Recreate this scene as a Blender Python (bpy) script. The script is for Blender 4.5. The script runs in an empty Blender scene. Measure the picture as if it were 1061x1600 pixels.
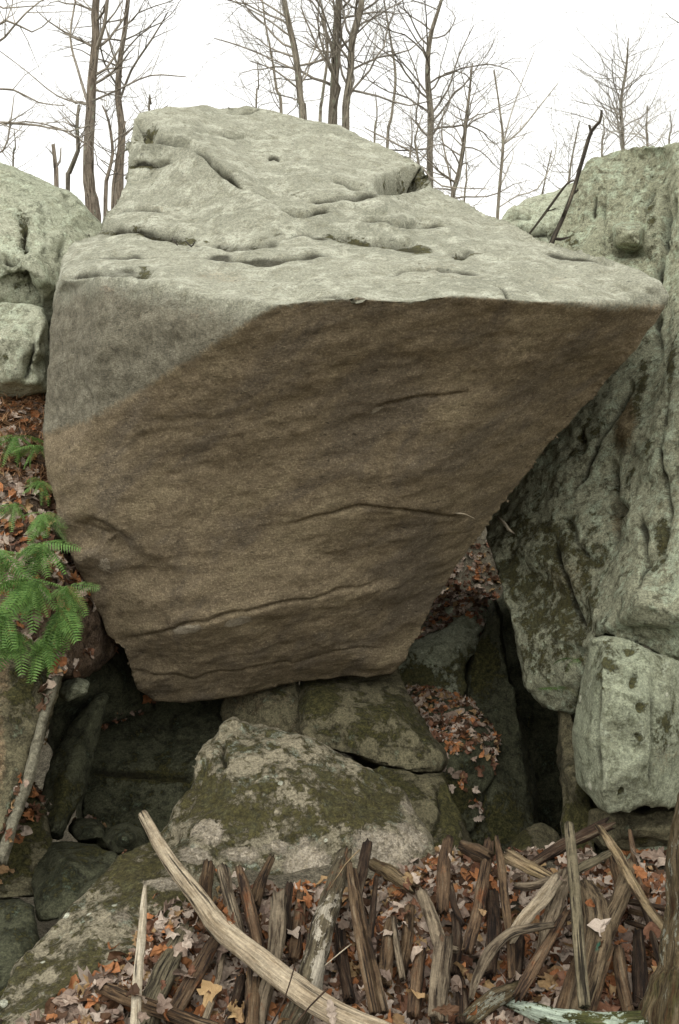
import bpy, bmesh, math, random
import numpy as np
from mathutils import Vector, Matrix, Euler
from mathutils.geometry import delaunay_2d_cdt
from mathutils.bvhtree import BVHTree

random.seed(7)
RS = np.random.RandomState(7)
scene = bpy.context.scene
COL = scene.collection

# ------------------------------------------------------------------ camera, sky, sun, exposure
F, CX, CY, CZ = 1715.0, 530.5, 800.0, 1.6
cam = bpy.data.cameras.new("camera")
camo = bpy.data.objects.new("camera", cam)
COL.objects.link(camo)
cam.sensor_fit = 'VERTICAL'; cam.sensor_height = 36.0; cam.sensor_width = 36.0
cam.lens = 36.0 * F / 1600.0
cam.clip_start = 0.05; cam.clip_end = 2000
camo.location = (0, 0, CZ)
camo.rotation_euler = (math.radians(90), 0, 0)
scene.camera = camo

SUN_EL, SUN_ROT = math.radians(46), math.radians(200)
world = bpy.data.worlds.new("World"); scene.world = world; world.use_nodes = True
wn = world.node_tree; wn.nodes.clear()
sky = wn.nodes.new('ShaderNodeTexSky'); sky.sky_type = 'NISHITA'; sky.sun_disc = False
sky.sun_elevation = SUN_EL; sky.sun_rotation = SUN_ROT; sky.dust_density = 4.0; sky.air_density = 1.0
hs = wn.nodes.new('ShaderNodeHueSaturation'); hs.inputs['Saturation'].default_value = 0.10
mx = wn.nodes.new('ShaderNodeMix'); mx.data_type = 'RGBA'; mx.inputs[0].default_value = 0.65
mx.inputs[7].default_value = (10.0, 10.0, 9.7, 1)          # even overcast cloud layer
bg = wn.nodes.new('ShaderNodeBackground'); bg.inputs['Strength'].default_value = 0.15
wo = wn.nodes.new('ShaderNodeOutputWorld')
wn.links.new(sky.outputs[0], hs.inputs['Color']); wn.links.new(hs.outputs[0], mx.inputs[6])
wn.links.new(mx.outputs[2], bg.inputs[0]); wn.links.new(bg.outputs[0], wo.inputs[0])
sun = bpy.data.lights.new("sun", 'SUN'); sun.energy = 1.2; sun.angle = math.radians(60); sun.color = (1, .98, .94)
suno = bpy.data.objects.new("sun", sun); COL.objects.link(suno)
suno.rotation_euler = (math.radians(90) - SUN_EL, 0, math.radians(-14))
scene.view_settings.view_transform = 'Standard'; scene.view_settings.look = 'None'
scene.view_settings.exposure = 0.28; scene.view_settings.gamma = 1.0
scene.view_settings.use_curve_mapping = False

# ------------------------------------------------------------------ helpers
def at(px, py, Y):
    return ((px - CX) / F * Y, Y, CZ - (py - CY) / F * Y)

def tag(o, label=None, cat=None, group=None, kind=None):
    if label: o['label'] = label
    if cat: o['category'] = cat
    if group: o['group'] = group
    if kind: o['kind'] = kind
    return o

def empty(name, loc):
    o = bpy.data.objects.new(name, None); COL.objects.link(o); o.location = loc
    o.empty_display_size = .1
    return o

def mesh_obj(name, V, Fc, mat, parent=None, origin=None, smooth=True):
    V = np.asarray(V, float)
    if origin is None:
        if parent is not None: origin = np.array(parent.location)
        else: origin = np.array([V[:, 0].mean(), V[:, 1].mean(), V[:, 2].min()])
    me = bpy.data.meshes.new(name)
    me.from_pydata((V - origin).tolist(), [], Fc)
    if smooth: me.polygons.foreach_set('use_smooth', np.ones(len(me.polygons), bool))
    me.materials.append(mat); me.update()
    o = bpy.data.objects.new(name, me); COL.objects.link(o)
    if parent is not None: o.parent = parent
    else: o.location = origin
    return o

def vnoise(p, seed=0):
    p = p + 1000.0
    i = np.floor(p).astype(np.int64); f = p - i
    f = f * f * f * (f * (f * 6 - 15) + 10)
    out = np.zeros(len(p))
    for dx in (0, 1):
        wx = f[:, 0] if dx else 1 - f[:, 0]
        for dy in (0, 1):
            wy = f[:, 1] if dy else 1 - f[:, 1]
            for dz in (0, 1):
                wz = f[:, 2] if dz else 1 - f[:, 2]
                h = ((i[:, 0] + dx) * 73856093) ^ ((i[:, 1] + dy) * 19349663) ^ ((i[:, 2] + dz) * 83492791) ^ (seed * 2654435761)
                h = (h ^ (h >> 13)) * 1274126177 & 0xffffffff
                h = (h ^ (h >> 16)) & 0xffff
                out += wx * wy * wz * (h / 32767.5 - 1.0)
    return out

def fbm(p, octs=4, seed=0, gain=.5):
    a, s, o = 1.0, 1.0, 0.0
    for k in range(octs):
        o = o + a * vnoise(p * s + 17.3 * k, seed + k); a *= gain; s *= 2.07
    return o

def proj(V):
    return np.stack([V[:, 0] / V[:, 1] * F + CX, CY - (V[:, 2] - CZ) / V[:, 1] * F], 1)

def polyline_dist(P, line):
    """distance (px), signed side (+ = above), fraction along"""
    best = np.full(len(P), 1e9); side = np.zeros(len(P)); tt = np.zeros(len(P))
    L = [math.dist(line[i], line[i + 1]) for i in range(len(line) - 1)]; tot = sum(L); acc = 0
    for i in range(len(line) - 1):
        a = np.array(line[i], float); b = np.array(line[i + 1], float); d = b - a
        t = np.clip(((P - a) @ d) / (d @ d), 0, 1)
        q = a + t[:, None] * d; dist = np.hypot(*(P - q).T)
        m = dist < best
        cr = d[0] * (P[:, 1] - a[1]) - d[1] * (P[:, 0] - a[0])
        best[m] = dist[m]; side[m] = -np.sign(cr[m]); tt[m] = ((acc + t * L[i]) / tot)[m]
        acc += L[i]
    return best, side, tt

def poly_inside(P, poly, soft):
    """soft mask 0..1 for a polygon in px"""
    n = len(poly); ins = np.zeros(len(P), bool); x, y = P[:, 0], P[:, 1]
    for i in range(n):
        x1, y1 = poly[i]; x2, y2 = poly[(i + 1) % n]
        if y1 == y2: continue
        c = ((y1 > y) != (y2 > y)) & (x < (x2 - x1) * (y - y1) / (y2 - y1) + x1)
        ins ^= c
    d, _, _ = polyline_dist(P, list(poly) + [poly[0]])
    s = np.where(ins, d, -d)
    return np.clip(.5 + s / (2 * soft), 0, 1)

def blob(P, x, y, rx, ry, rot=0.0):
    c, s = math.cos(math.radians(rot)), math.sin(math.radians(rot))
    dx, dy = P[:, 0] - x, P[:, 1] - y
    u = (dx * c + dy * s) / rx; v = (-dx * s + dy * c) / ry
    return np.exp(-(u * u + v * v))

BVH_SRC = []      # (verts, faces) of the surfaces that leaves may land on

# ------------------------------------------------------------------ materials
def lin(h):
    r = [int(h[i:i + 2], 16) / 255 for i in (0, 2, 4)]
    return tuple((c / 12.92 if c <= .04045 else ((c + .055) / 1.055) ** 2.4) for c in r) + (1,)

class NT:
    def __init__(s, name):
        s.m = bpy.data.materials.new(name); s.m.use_nodes = True
        s.t = s.m.node_tree; s.t.nodes.clear()
        s.out = s.t.nodes.new('ShaderNodeOutputMaterial')
        s.b = s.t.nodes.new('ShaderNodeBsdfPrincipled')
        s.t.links.new(s.b.outputs[0], s.out.inputs[0])
        s.b.inputs['Roughness'].default_value = .92
        s.b.inputs['Specular IOR Level'].default_value = .25
    def n(s, ty, **k):
        x = s.t.nodes.new(ty)
        for a, v in k.items(): setattr(x, a, v)
        return x
    def l(s, a, b): s.t.links.new(a, b)
    def put(s, sock, v):
        if hasattr(v, 'node'): s.l(v, sock)
        elif isinstance(v, (int, float)): sock.default_value = v
        else: sock.default_value = v
    def noise(s, vec, scale, detail=5, rough=.55, dist=0.0):
        x = s.n('ShaderNodeTexNoise'); s.l(vec, x.inputs['Vector'])
        x.inputs['Scale'].default_value = scale; x.inputs['Detail'].default_value = detail
        x.inputs['Roughness'].default_value = rough; x.inputs['Distortion'].default_value = dist
        return x.outputs['Fac']
    def map(s, vec, scale=(1, 1, 1), rot=(0, 0, 0), loc=(0, 0, 0)):
        if any(rot):
            x = s.n('ShaderNodeMapping'); s.l(vec, x.inputs[0]); x.inputs['Rotation'].default_value = [math.radians(a) for a in rot]
            vec = x.outputs[0]
        x = s.n('ShaderNodeMapping'); s.l(vec, x.inputs[0])
        x.inputs['Location'].default_value = loc
        x.inputs['Scale'].default_value = scale
        return x.outputs[0]
    def math(s, op, a, b=None, c=None, clamp=False):
        x = s.n('ShaderNodeMath', operation=op); x.use_clamp = clamp
        s.put(x.inputs[0], a)
        if b is not None: s.put(x.inputs[1], b)
        if c is not None: s.put(x.inputs[2], c)
        return x.outputs[0]
    def rng(s, v, a, b, c=0.0, d=1.0):
        x = s.n('ShaderNodeMapRange'); s.put(x.inputs[0], v)
        for i, q in enumerate((a, b, c, d)): x.inputs[i + 1].default_value = q
        return x.outputs[0]
    def mix(s, f, a, b, mode='MIX'):
        x = s.n('ShaderNodeMix', data_type='RGBA', blend_type=mode)
        s.put(x.inputs[0], f); s.put(x.inputs[6], a); s.put(x.inputs[7], b)
        return x.outputs[2]
    def bump(s, h, strength, dist, normal=None):
        x = s.n('ShaderNodeBump'); s.l(h, x.inputs['Height'])
        x.inputs['Strength'].default_value = strength; x.inputs['Distance'].default_value = dist
        if normal is not None: s.l(normal, x.inputs['Normal'])
        return x.outputs[0]

def rock_material(name, c1, c2, c3, lichen='b9bda6', lich=.62, moss='3a3d1e', mossamt=0.0, brown=('6b5a45', '8a7558'),
                  spots=0.0, bump=1.0, streak=0.0, grain=.35, blot=.35, dirt_shade='5a5644', pits=.0, pale='b5aa94', streakrot=(0, 8, 0)):
    t = NT(name)
    tc = t.n('ShaderNodeTexCoord').outputs['Object']
    at_ = t.n('ShaderNodeAttribute', attribute_name='paint')
    sep = t.n('ShaderNodeSeparateColor'); t.l(at_.outputs['Color'], sep.inputs[0])
    R, G, B = sep.outputs
    big = t.noise(tc, 1.3, 5, .6); mid = t.noise(tc, 7, 8, .68, .4); fine = t.noise(tc, 42, 8, .75); gr = t.noise(tc, 210, 3, .7)
    st = t.noise(t.map(tc, (1.0, 1.0, 2.6), (0, 30, 0) if streakrot == (0, 12, 0) else streakrot), 7, 9, .72, .4)
    broad = t.noise(t.map(tc, (1.0, 1.0, 2.6), (0, 38, 0)), 1.7, 7, .62, .6); blotch = t.noise(t.map(tc, loc=(9, 4, 2)), 17, 8, .72, .3); speck = t.noise(tc, 105, 4, .8)
    st2 = t.noise(t.map(tc, (2.0, 1.0, 10.0), streakrot), 22, 6, .7)
    col = t.mix(t.rng(big, .35, .65), lin(c1), lin(c2))
    col = t.mix(t.rng(mid, .48, .60), col, lin(c3))
    col = t.mix(t.rng(blotch, .52, .60, 0, blot), col, lin(dirt_shade))
    # crustose lichen patches
    lm = t.math('ADD', t.math('MULTIPLY', mid, .55), t.math('MULTIPLY', t.noise(t.map(tc, loc=(5, 3, 1)), 19, 8, .75), .45))
    col = t.mix(t.rng(lm, lich - .03, lich + .04, 0, .85), col, lin(lichen))
    col = t.mix(t.rng(t.math('ADD', at_.outputs['Alpha'], t.math('ADD', t.math('MULTIPLY', t.math('SUBTRACT', mid, .5), .9), t.math('MULTIPLY', t.math('SUBTRACT', fine, .5), .7))), .3, .7, 0, .88), col, t.mix(t.rng(blotch, .42, .58), lin('7e7866'), lin('635d4e')))
    # dry brown overhung rock
    bcol = t.mix(t.rng(st, .38, .64), lin(brown[0]), lin(brown[1]))
    bcol = t.mix(t.rng(broad, .50, .60, 0, .6), bcol, lin('645b4f'))
    bcol = t.mix(t.rng(broad, .36, .46, .45, 0), bcol, lin('9d8f71'))
    bcol = t.mix(t.rng(st2, .52, .62, 0, .28), bcol, lin('a69878'))
    bcol = t.mix(t.rng(blotch, .53, .60, 0, .30), bcol, lin('5b4d3c'))
    bcol = t.mix(t.rng(speck, .60, .68, 0, .55), bcol, lin('b9ab8c'))
    bcol = t.mix(t.rng(t.noise(t.map(tc, (1, 1, 4.5), streakrot), 12, 8, .75), .56, .64, 0, .45), bcol, lin('4e4535'))
    rm = t.rng(t.math('ADD', R, t.math('ADD', t.math('MULTIPLY', t.math('SUBTRACT', mid, .5), .6), t.math('MULTIPLY', t.math('SUBTRACT', fine, .5), .9))), .34, .66)
    col = t.mix(rm, col, bcol)
    # moss
    geo = t.n('ShaderNodeNewGeometry'); sn = t.n('ShaderNodeSeparateXYZ'); t.l(geo.outputs['Normal'], sn.inputs[0])
    mv = t.math('ADD', t.math('MULTIPLY', t.math('SUBTRACT', mid, .5), 2.0), t.math('ADD', t.math('MULTIPLY', t.math('SUBTRACT', blotch, .5), 1.5), t.math('MULTIPLY', t.math('SUBTRACT', fine, .5), 1.2)))
    mm = t.math('ADD', mv, t.math('ADD', t.math('MULTIPLY', G, 1.3), t.math('ADD', t.math('MULTIPLY', sn.outputs[2], .18), mossamt)))
    mm = t.rng(mm, .52, .72)
    mcol = t.mix(t.rng(fine, .35, .65), lin(moss), lin('5a5530'))
    col = t.mix(t.math('MULTIPLY', mm, .92), col, mcol)
    # pale lichen crust
    pv = t.math('ADD', B, t.math('ADD', t.math('MULTIPLY', t.math('SUBTRACT', mid, .5), 1.6), t.math('MULTIPLY', t.math('SUBTRACT', fine, .5), 1.0)))
    pm = t.rng(pv, .50, .62)
    col = t.mix(t.math('MULTIPLY', pm, .9), col, t.mix(t.rng(fine, .4, .6), lin(pale), lin('8e8470')))
    if spots > 0:
        vo = t.n('ShaderNodeTexVoronoi'); t.l(t.map(tc, loc=(1, 2, 3)), vo.inputs['Vector']); vo.inputs['Scale'].default_value = 9
        vs = t.n('ShaderNodeSeparateColor'); t.l(vo.outputs['Color'], vs.inputs[0])
        rad = t.rng(vs.outputs[0], 1 - spots, 1.0, 0.0, .17)
        dd = t.math('ADD', vo.outputs['Distance'], t.math('MULTIPLY', t.math('SUBTRACT', fine, .5), .12))
        sp = t.rng(t.math('SUBTRACT', rad, dd), 0.0, .02)
        col = t.mix(sp, col, lin('c6c6b0'))
    # mineral grain; lows of the bump noise darkened as painted cavity shade
    g = t.rng(speck, .40, .60, 1 - grain, 1 + grain)
    g2 = t.rng(fine, .38, .62, 1 - grain * .7, 1 + grain * .6)
    gm = t.math('MULTIPLY', g, g2)
    dat = t.n('ShaderNodeAttribute', attribute_name='dirt_shade').outputs['Fac']
    col = t.mix(t.rng(t.math('ADD', dat, t.math('MULTIPLY', t.math('SUBTRACT', fine, .5), .6)), .35, .75, 0, .85), col, lin('2b281a'))  # crack mask colour: soil and painted crack shadow together
    if pits: gm = t.math('MULTIPLY', gm, t.rng(t.noise(t.map(tc, (1, 1, 1.8), loc=(2, 7, 5)), 24, 3, .55), .27, .33, 1 - pits, 1))  # pits are colour alone: grime with painted cavity shade
    cc = t.n('ShaderNodeCombineColor')
    for i in range(3): t.l(gm, cc.inputs[i])
    col = t.mix(1.0, col, cc.outputs[0], 'MULTIPLY')
    t.l(col, t.b.inputs['Base Color'])
    h = t.math('ADD', t.math('MULTIPLY', mid, .7), t.math('ADD', t.math('MULTIPLY', fine, .35), t.math('MULTIPLY', gr, .06)))
    h = t.math('ADD', h, t.math('ADD', t.math('MULTIPLY', st2, .15 + streak * .5), t.math('MULTIPLY', speck, .16)))
    h = t.math('ADD', h, t.math('MULTIPLY', mm, t.math('MULTIPLY', fine, .5)))
    h = t.math('ADD', h, t.math('MULTIPLY', pm, .10))
    t.l(t.bump(h, .9, .022 * bump), t.b.inputs['Normal'])
    return t.m

def wood_material(name, c1, c2, c3, rot=None, rotamt=.6, lich=None, lichamt=.6, bump=1.0, contrast=1.0, stain=None, dark=.84):
    """fibres follow the 'fib' attribute (x,y around the log, z along it)"""
    t = NT(name)
    a = t.n('ShaderNodeAttribute', attribute_name='fib').outputs['Vector']
    info = t.n('ShaderNodeObjectInfo').outputs['Random']
    off = t.n('ShaderNodeVectorMath', operation='ADD'); t.l(a, off.inputs[0])
    cb = t.n('ShaderNodeCombineXYZ'); t.l(t.math('MULTIPLY', info, 50.0), cb.inputs[2]); t.l(cb.outputs[0], off.inputs[1])
    v = off.outputs[0]
    fibre = t.noise(t.map(v, (1, 1, .10)), 55, 6, .7, .2)
    fib2 = t.noise(t.map(v, (1, 1, .05)), 130, 4, .6)
    blot = t.noise(v, 9, 6, .6); blot2 = t.noise(t.map(v, (1, 1, .5), loc=(3, 1, 7)), 14, 7, .7)
    fine = t.noise(v, 90, 5, .7)
    col = t.mix(t.rng(blot, .35, .65), lin(c1), lin(c2))
    col = t.mix(t.rng(fibre, .50, .60, 0, contrast), col, lin(c3))
    col = t.mix(t.rng(fibre, .36, .46, .28 * contrast, 0), col, lin('a89a80'))
    crk = t.rng(t.noise(t.map(v, (1, 1, .035), loc=(4, 4, 4)), 75, 3, .6), .60, .66)
    col = t.mix(t.math('MULTIPLY', crk, .85), col, lin('1c150f'))
    if rot: col = t.mix(t.math('MULTIPLY', t.rng(blot2, rotamt, rotamt + .1), .85), col, t.mix(t.rng(fibre, .4, .6), lin(rot), lin('4a2c18')))
    if lich:
        l = t.math('ADD', blot2, t.math('MULTIPLY', t.math('SUBTRACT', fine, .5), .25))
        col = t.mix(t.rng(t.math('SUBTRACT', 1.0, l), lichamt, lichamt + .03, 0, .9), col, lin(lich))
    if stain:
        sa = t.n('ShaderNodeAttribute', attribute_name='stain').outputs['Fac']
        col = t.mix(t.rng(t.math('ADD', sa, t.math('MULTIPLY', t.math('SUBTRACT', fibre, .5), 1.2)), .5, .7, 0, .8), col, lin(stain))
    k = t.math('MULTIPLY', t.rng(fib2, .40, .60, .75, 1.22), t.rng(fine, .4, .6, .85, 1.13))
    vv = t.rng(info, 0, 1, .78, 1.15)
    k = t.math('MULTIPLY', t.math('MULTIPLY', k, vv), dark)
    cc = t.n('ShaderNodeCombineColor')
    for i in range(3): t.l(k, cc.inputs[i])
    col = t.mix(1.0, col, cc.outputs[0], 'MULTIPLY')
    t.l(col, t.b.inputs['Base Color'])
    h = t.math('ADD', t.math('SUBTRACT', fibre, t.math('MULTIPLY', crk, .5)), t.math('ADD', t.math('MULTIPLY', fib2, .4), t.math('MULTIPLY', fine, .25)))
    t.l(t.bump(h, .95, .014 * bump), t.b.inputs['Normal'])
    return t.m

def leaf_material(name, c1, c2, attr=False):
    t = NT(name)
    tc = t.n('ShaderNodeTexCoord').outputs['Object']
    if attr:
        base = t.n('ShaderNodeAttribute', attribute_name='tint').outputs['Color']
        sc = t.rng(t.noise(tc, 60, 4, .6), .3, .7, .75, 1.2)
    else:
        info = t.n('ShaderNodeObjectInfo').outputs['Random']
        base = t.mix(info, lin(c1), lin(c2)); sc = t.rng(t.noise(tc, 60, 4, .6), .3, .7, .75, 1.2)
    cc = t.n('ShaderNodeCombineColor')
    for i in range(3): t.l(sc, cc.inputs[i])
    t.l(t.mix(1.0, base, cc.outputs[0], 'MULTIPLY'), t.b.inputs['Base Color'])
    t.b.inputs['Roughness'].default_value = .7
    t.l(t.bump(t.noise(tc, 90, 3, .6), .5, .002), t.b.inputs['Normal'])
    return t.m

M = {}
M['main'] = rock_material('boulder_stone', 'a09f8c', '8f8f7d', 'b0af9c', lichen='bcbda9', lich=.57, moss='3c3c20', brown=('796c56', '8f8067'), streak=.5, grain=.26, pale='b8ad98', bump=1.2, dirt_shade='77745f', blot=.45, pits=.5, streakrot=(0, 12, 0))
M['pale'] = rock_material('lichened_stone', 'a2a68f', 'b3b39c', '86866e', lichen='c0c6ad', lich=.53, moss='3f4226', brown=('7c6f55', '918465'), grain=.28, pale='b9bda8', bump=2.0, dirt_shade='5a5c48', blot=.6, pits=.5)
M['wall'] = rock_material('green_lichened_stone', '999a80', 'adad92', '7a745a', lichen='bfc8ac', lich=.52, moss='39361c', mossamt=.05, brown=('66583c', '7f7150'), grain=.34, pale='a9b698', bump=2.6, streakrot=(0, 68, 0), streak=.6, dirt_shade='4c4832', blot=.7, pits=.6)
M['front'] = rock_material('mossy_grey_stone', '857e68', '9a917a', '645d46', lichen='a6ad98', lich=.55, moss='39341d', mossamt=.31, spots=.5, grain=.34, pale='cbbfaa', bump=1.8, dirt_shade='4b4630', blot=.75, pits=.4)
M['block'] = rock_material('grey_green_stone', '939880', 'a0a28a', '7b7d66', lichen='b0b59e', lich=.57, moss='3b3d24', mossamt=.08, spots=.35, grain=.30, pale='a8b39c', bump=1.6, dirt_shade='585a44', blot=.65, pits=.5)
M['dark'] = rock_material('damp_dark_stone', '4a4b38', '5a5b46', '333525', lichen='74806a', lich=.60, moss='262c16', mossamt=.2, grain=.36, pale='77755f', bump=2.0, dirt_shade='1e1f17', blot=.6)
M['damp'] = rock_material('damp_brown_stone', '666049', '767057', '4f4a38', lichen='7f876f', lich=.58, moss='2e3018', mossamt=.22, grain=.36, pale='95917a', bump=1.8, dirt_shade='3a3628', blot=.65, pits=.4)
M['soil'] = rock_material('leafy_soil', '4a3c2f', '655340', '33261b', lichen='7d6b59', lich=.50, moss='2f2c18', mossamt=-.05, grain=.45, bump=3.0, dirt_shade='251a12', blot=.8)

M['bleached'] = wood_material('bleached_wood', 'a3937a', 'b3a58c', '7e6e56', bump=1.0, contrast=.8, dark=.92)
M['white_wood'] = wood_material('silvery_wood', 'b3a68e', 'bdb29c', '85775f', bump=1.0, contrast=.7, dark=.92)
M['grey_wood'] = wood_material('grey_weathered_wood', '7d6f5b', '8a7c66', '463a2c', rot='7a4a26', rotamt=.64)
M['brown_wood'] = wood_material('brown_rotting_wood', '5c4834', '6e5a42', '2f2318', rot='85502c', rotamt=.62)
M['rust_wood'] = wood_material('rusty_brown_wood', '5e4a37', '6f5942', '2e221a', rot='8a5836', rotamt=.56)
M['dark_wood'] = wood_material('dark_damp_wood', '3d2e22', '4b3a2b', '1f1711', rot='643819', rotamt=.62)
M['tan_wood'] = wood_material('yellow_tan_wood', '877552', '99866a', '463726', rot='8a5e38', rotamt=.62)
M['olive_wood'] = wood_material('olive_grey_wood', '6e654e', '80765e', '3b3427')
M['lichen_wood'] = wood_material('lichened_bark', '605642', '6d6550', '3c3426', rot='8a5230', rotamt=.58, lich='b7ae9b', lichamt=.54, dark=1.0)
M['stained_wood'] = wood_material('stained_stump_wood', '6c5c46', '7a6a52', '3b2f22', stain='1f5242')
M['mossy_bark'] = wood_material('mossy_bark', '675a40', '7d6c50', '453c26', rot='4a4a24', rotamt=.5, lich='a9a894', lichamt=.57, bump=2.0)
M['root'] = wood_material('lichened_root', '4c4e28', '5a5a34', '35361c', lich='b7c4b0', lichamt=.47, bump=1.5, dark=1.0)
M['green_root'] = wood_material('green_grey_root', '525840', '626850', '363a28', bump=1.6)
M['bark'] = wood_material('tree_bark', '827a6b', '958d7d', '5c5548', bump=1.5, lich='9aa08a', lichamt=.58, dark=1.0)
M['bark_brown'] = wood_material('brown_tree_bark', '85796a', '958a7a', '5f5548', bump=1.5, lich='9aa08a', lichamt=.62, dark=1.0)
M['twig'] = wood_material('twig_bark', '928a7d', 'a19a8d', '6f675a', bump=.5, dark=1.0)
M['hazy_twig'] = wood_material('hazy_twig_bark', 'a39d92', 'b0aba0', '878277', bump=.5, dark=1.0)  # bark colour made paler in place of distance haze
M['branch'] = wood_material('dead_branch_bark', '3a342b', '484238', '2a261f', bump=.6)
M['litter'] = leaf_material('leaf_litter', '', '', attr=True)

# ------------------------------------------------------------------ rock builder
def rock(name, label, outline, yback, mat, lines=(), pts=(), vox=.02, smooth=3, amp=.02, freq=2.2, fine=.006,
         strata=0.0, rug=0.014, rugrot=0, cracks=(), dents=(), brown=(), moss=(), pale=(), weather=(), cat='boulder', kind=None, seed=1, back=None, parent=None, land=False, squash=.5):
    if name in ('boulder', 'cave_wall'): vox *= 1.22
    if name == 'earth_bank': vox = .04
    pv, pe = [], []
    Ys = []
    def add(p): pv.append(Vector((p[0], p[1]))); Ys.append(p[2]); return len(pv) - 1
    oi = [add(p) for p in outline]
    for ln in lines:
        ids = []
        for p in ln:
            hit = [k for k in range(len(pv)) if abs(pv[k].x - p[0]) < 1 and abs(pv[k].y - p[1]) < 1]
            ids.append(hit[0] if hit else add(p))
        pe += [(ids[i], ids[i + 1]) for i in range(len(ids) - 1)]
    for p in pts: add(p)
    rv, re_, rf, ov, oe, of = delaunay_2d_cdt(pv, pe, [oi], 1, 1e-4, True)
    V, Fc = [], []
    for k, v in enumerate(rv):
        if ov[k]: y = Ys[ov[k][0]]
        else:
            d = sorted((abs(pv[j].x - v.x) + abs(pv[j].y - v.y), j) for j in range(len(pv)))[:2]
            y = (Ys[d[0][1]] + Ys[d[1][1]]) / 2
        V.append(at(v.x, v.y, y))
    Fc = [list(f) for f in rf]
    m = {}
    for k in range(len(rv)):
        for j in ov[k]: m[j] = k
    loop = [m[i] for i in oi]
    cx = sum(p[0] for p in outline) / len(outline); cy = sum(p[1] for p in outline) / len(outline)
    prev = loop
    for s, f in ((.985, .3), (.92, .7), (.75, .95), (.4, 1.0)):
        cur = []
        for p in outline:
            yb = max(yback, p[2] + .3)
            V.append(at(cx + (p[0] - cx) * s, cy + (p[1] - cy) * s, p[2] + (yb - p[2]) * f)); cur.append(len(V) - 1)
        n = len(cur)
        for i in range(n): Fc.append([prev[i], prev[(i + 1) % n], cur[(i + 1) % n], cur[i]])
        prev = cur
    V.append(at(cx, cy, max(yback, max(p[2] for p in outline) * .5 + yback * .5))); c = len(V) - 1
    for i in range(len(prev)): Fc.append([prev[i], prev[(i + 1) % len(prev)], c])
    me = bpy.data.meshes.new('cage'); me.from_pydata(V, [], Fc)

    bm = bmesh.new(); bm.from_mesh(me); bmesh.ops.recalc_face_normals(bm, faces=bm.faces); bm.to_mesh(me); bm.free()
    tmp = bpy.data.objects.new('cage', me); COL.objects.link(tmp)
    r = tmp.modifiers.new('r', 'REMESH'); r.mode = 'VOXEL'; r.voxel_size = vox; r.adaptivity = 0
    if smooth:
        q = tmp.modifiers.new('s', 'SMOOTH'); q.iterations = smooth; q.factor = .5
    dg = bpy.context.evaluated_depsgraph_get()
    m2 = bpy.data.meshes.new_from_object(tmp.evaluated_get(dg))
    bpy.data.objects.remove(tmp); bpy.data.meshes.remove(me)
    E = np.empty(len(m2.edges) * 2, int); m2.edges.foreach_get('vertices', E); E = E.reshape(-1, 2)
    lab = np.arange(len(m2.vertices))
    while True:
        l0 = lab.copy(); mn = np.minimum(lab[E[:, 0]], lab[E[:, 1]])
        np.minimum.at(lab, E[:, 0], mn); np.minimum.at(lab, E[:, 1], mn); lab = lab[lab]; lab = lab[lab]
        if (lab == l0).all(): break
    u, c = np.unique(lab, return_counts=True)
    if len(u) > 1:
        bad = np.nonzero(lab != u[c.argmax()])[0]
        bm = bmesh.new(); bm.from_mesh(m2); bm.verts.ensure_lookup_table()
        bmesh.ops.delete(bm, geom=[bm.verts[i] for i in bad], context='VERTS'); bm.to_mesh(m2); bm.free()
    nv = len(m2.vertices)
    A = np.empty(nv * 3); m2.vertices.foreach_get('co', A); A = A.reshape(-1, 3)
    N = np.empty(nv * 3); m2.vertex_normals.foreach_get('vector', N); N = N.reshape(-1, 3)
    d = amp * fbm(A * freq + seed * 7.1, 4, seed)
    d += fine * fbm(A * 14 + seed, 3, seed + 20, .6)
    if strata:
        B = A @ np.array(Matrix.Rotation(math.radians(9), 3, 'Y')).T
        s = fbm(B * np.array([1.2, 1.2, 13.]), 3, seed + 40)
        s2 = fbm(B * np.array([1.8, 1.8, 5.]), 3, seed + 50)
        d += strata * (s * .5 + np.abs(s2) * -.9)
    if rug:
        B = A @ np.array(Matrix.Rotation(math.radians(rugrot), 3, 'Y')).T * np.array([.5, 1, 2.0])
        d -= rug * np.abs(fbm(B * 3.1, 4, seed + 60, .6)) - rug * .3
        d -= rug * .8 * np.clip(fbm(B * 6.3 + 5, 3, seed + 70, .6) - .35, 0, 1)
    P = proj(A)
    vd = np.array([0, 0, CZ]) - A; vd /= np.linalg.norm(vd, axis=1)[:, None]
    face = np.clip((N * vd).sum(1) * 3.5, 0, 1)
    d0 = d.copy(); dirt_shade = np.zeros(nv)
    for cr in cracks:
        ln, w, dep = cr[0], cr[1], cr[2]; step = cr[3] if len(cr) > 3 else 0
        jit = np.stack([vnoise(A * 9, 3), vnoise(A * 9, 4)], 1) * 4.0
        ds, side, t = polyline_dist(P + jit, ln)
        dm = ds * A[:, 1] / F
        tap = np.clip(np.minimum(t, 1 - t) * 6, 0, 1) ** .7
        d -= dep * np.exp(-(dm / w) ** 2) * tap * (1 + .4 * vnoise(A * 12, 8))
        dirt_shade = np.maximum(dirt_shade, np.exp(-(dm / (w * .9 + .004)) ** 2) * tap * min(1, dep / .035) * (.75 + .35 * vnoise(A * 10, 12)))  # soil in the crack plus painted shade that deepens the thin line
        if step: d += step * np.exp(-dm / (w * 5)) * tap * (side > 0)
    for (x, y, rx, ry, dep, *ro) in dents:
        b = blob(P, x, y, rx, ry, ro[0] if ro else 0); d -= dep * np.clip(b * 2.2 - .25, 0, 1) if dep > 0 else dep * b
    d = d0 + (d - d0) * face
    A2 = A + N * d[:, None]
    paint = np.zeros((nv, 4))
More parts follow.
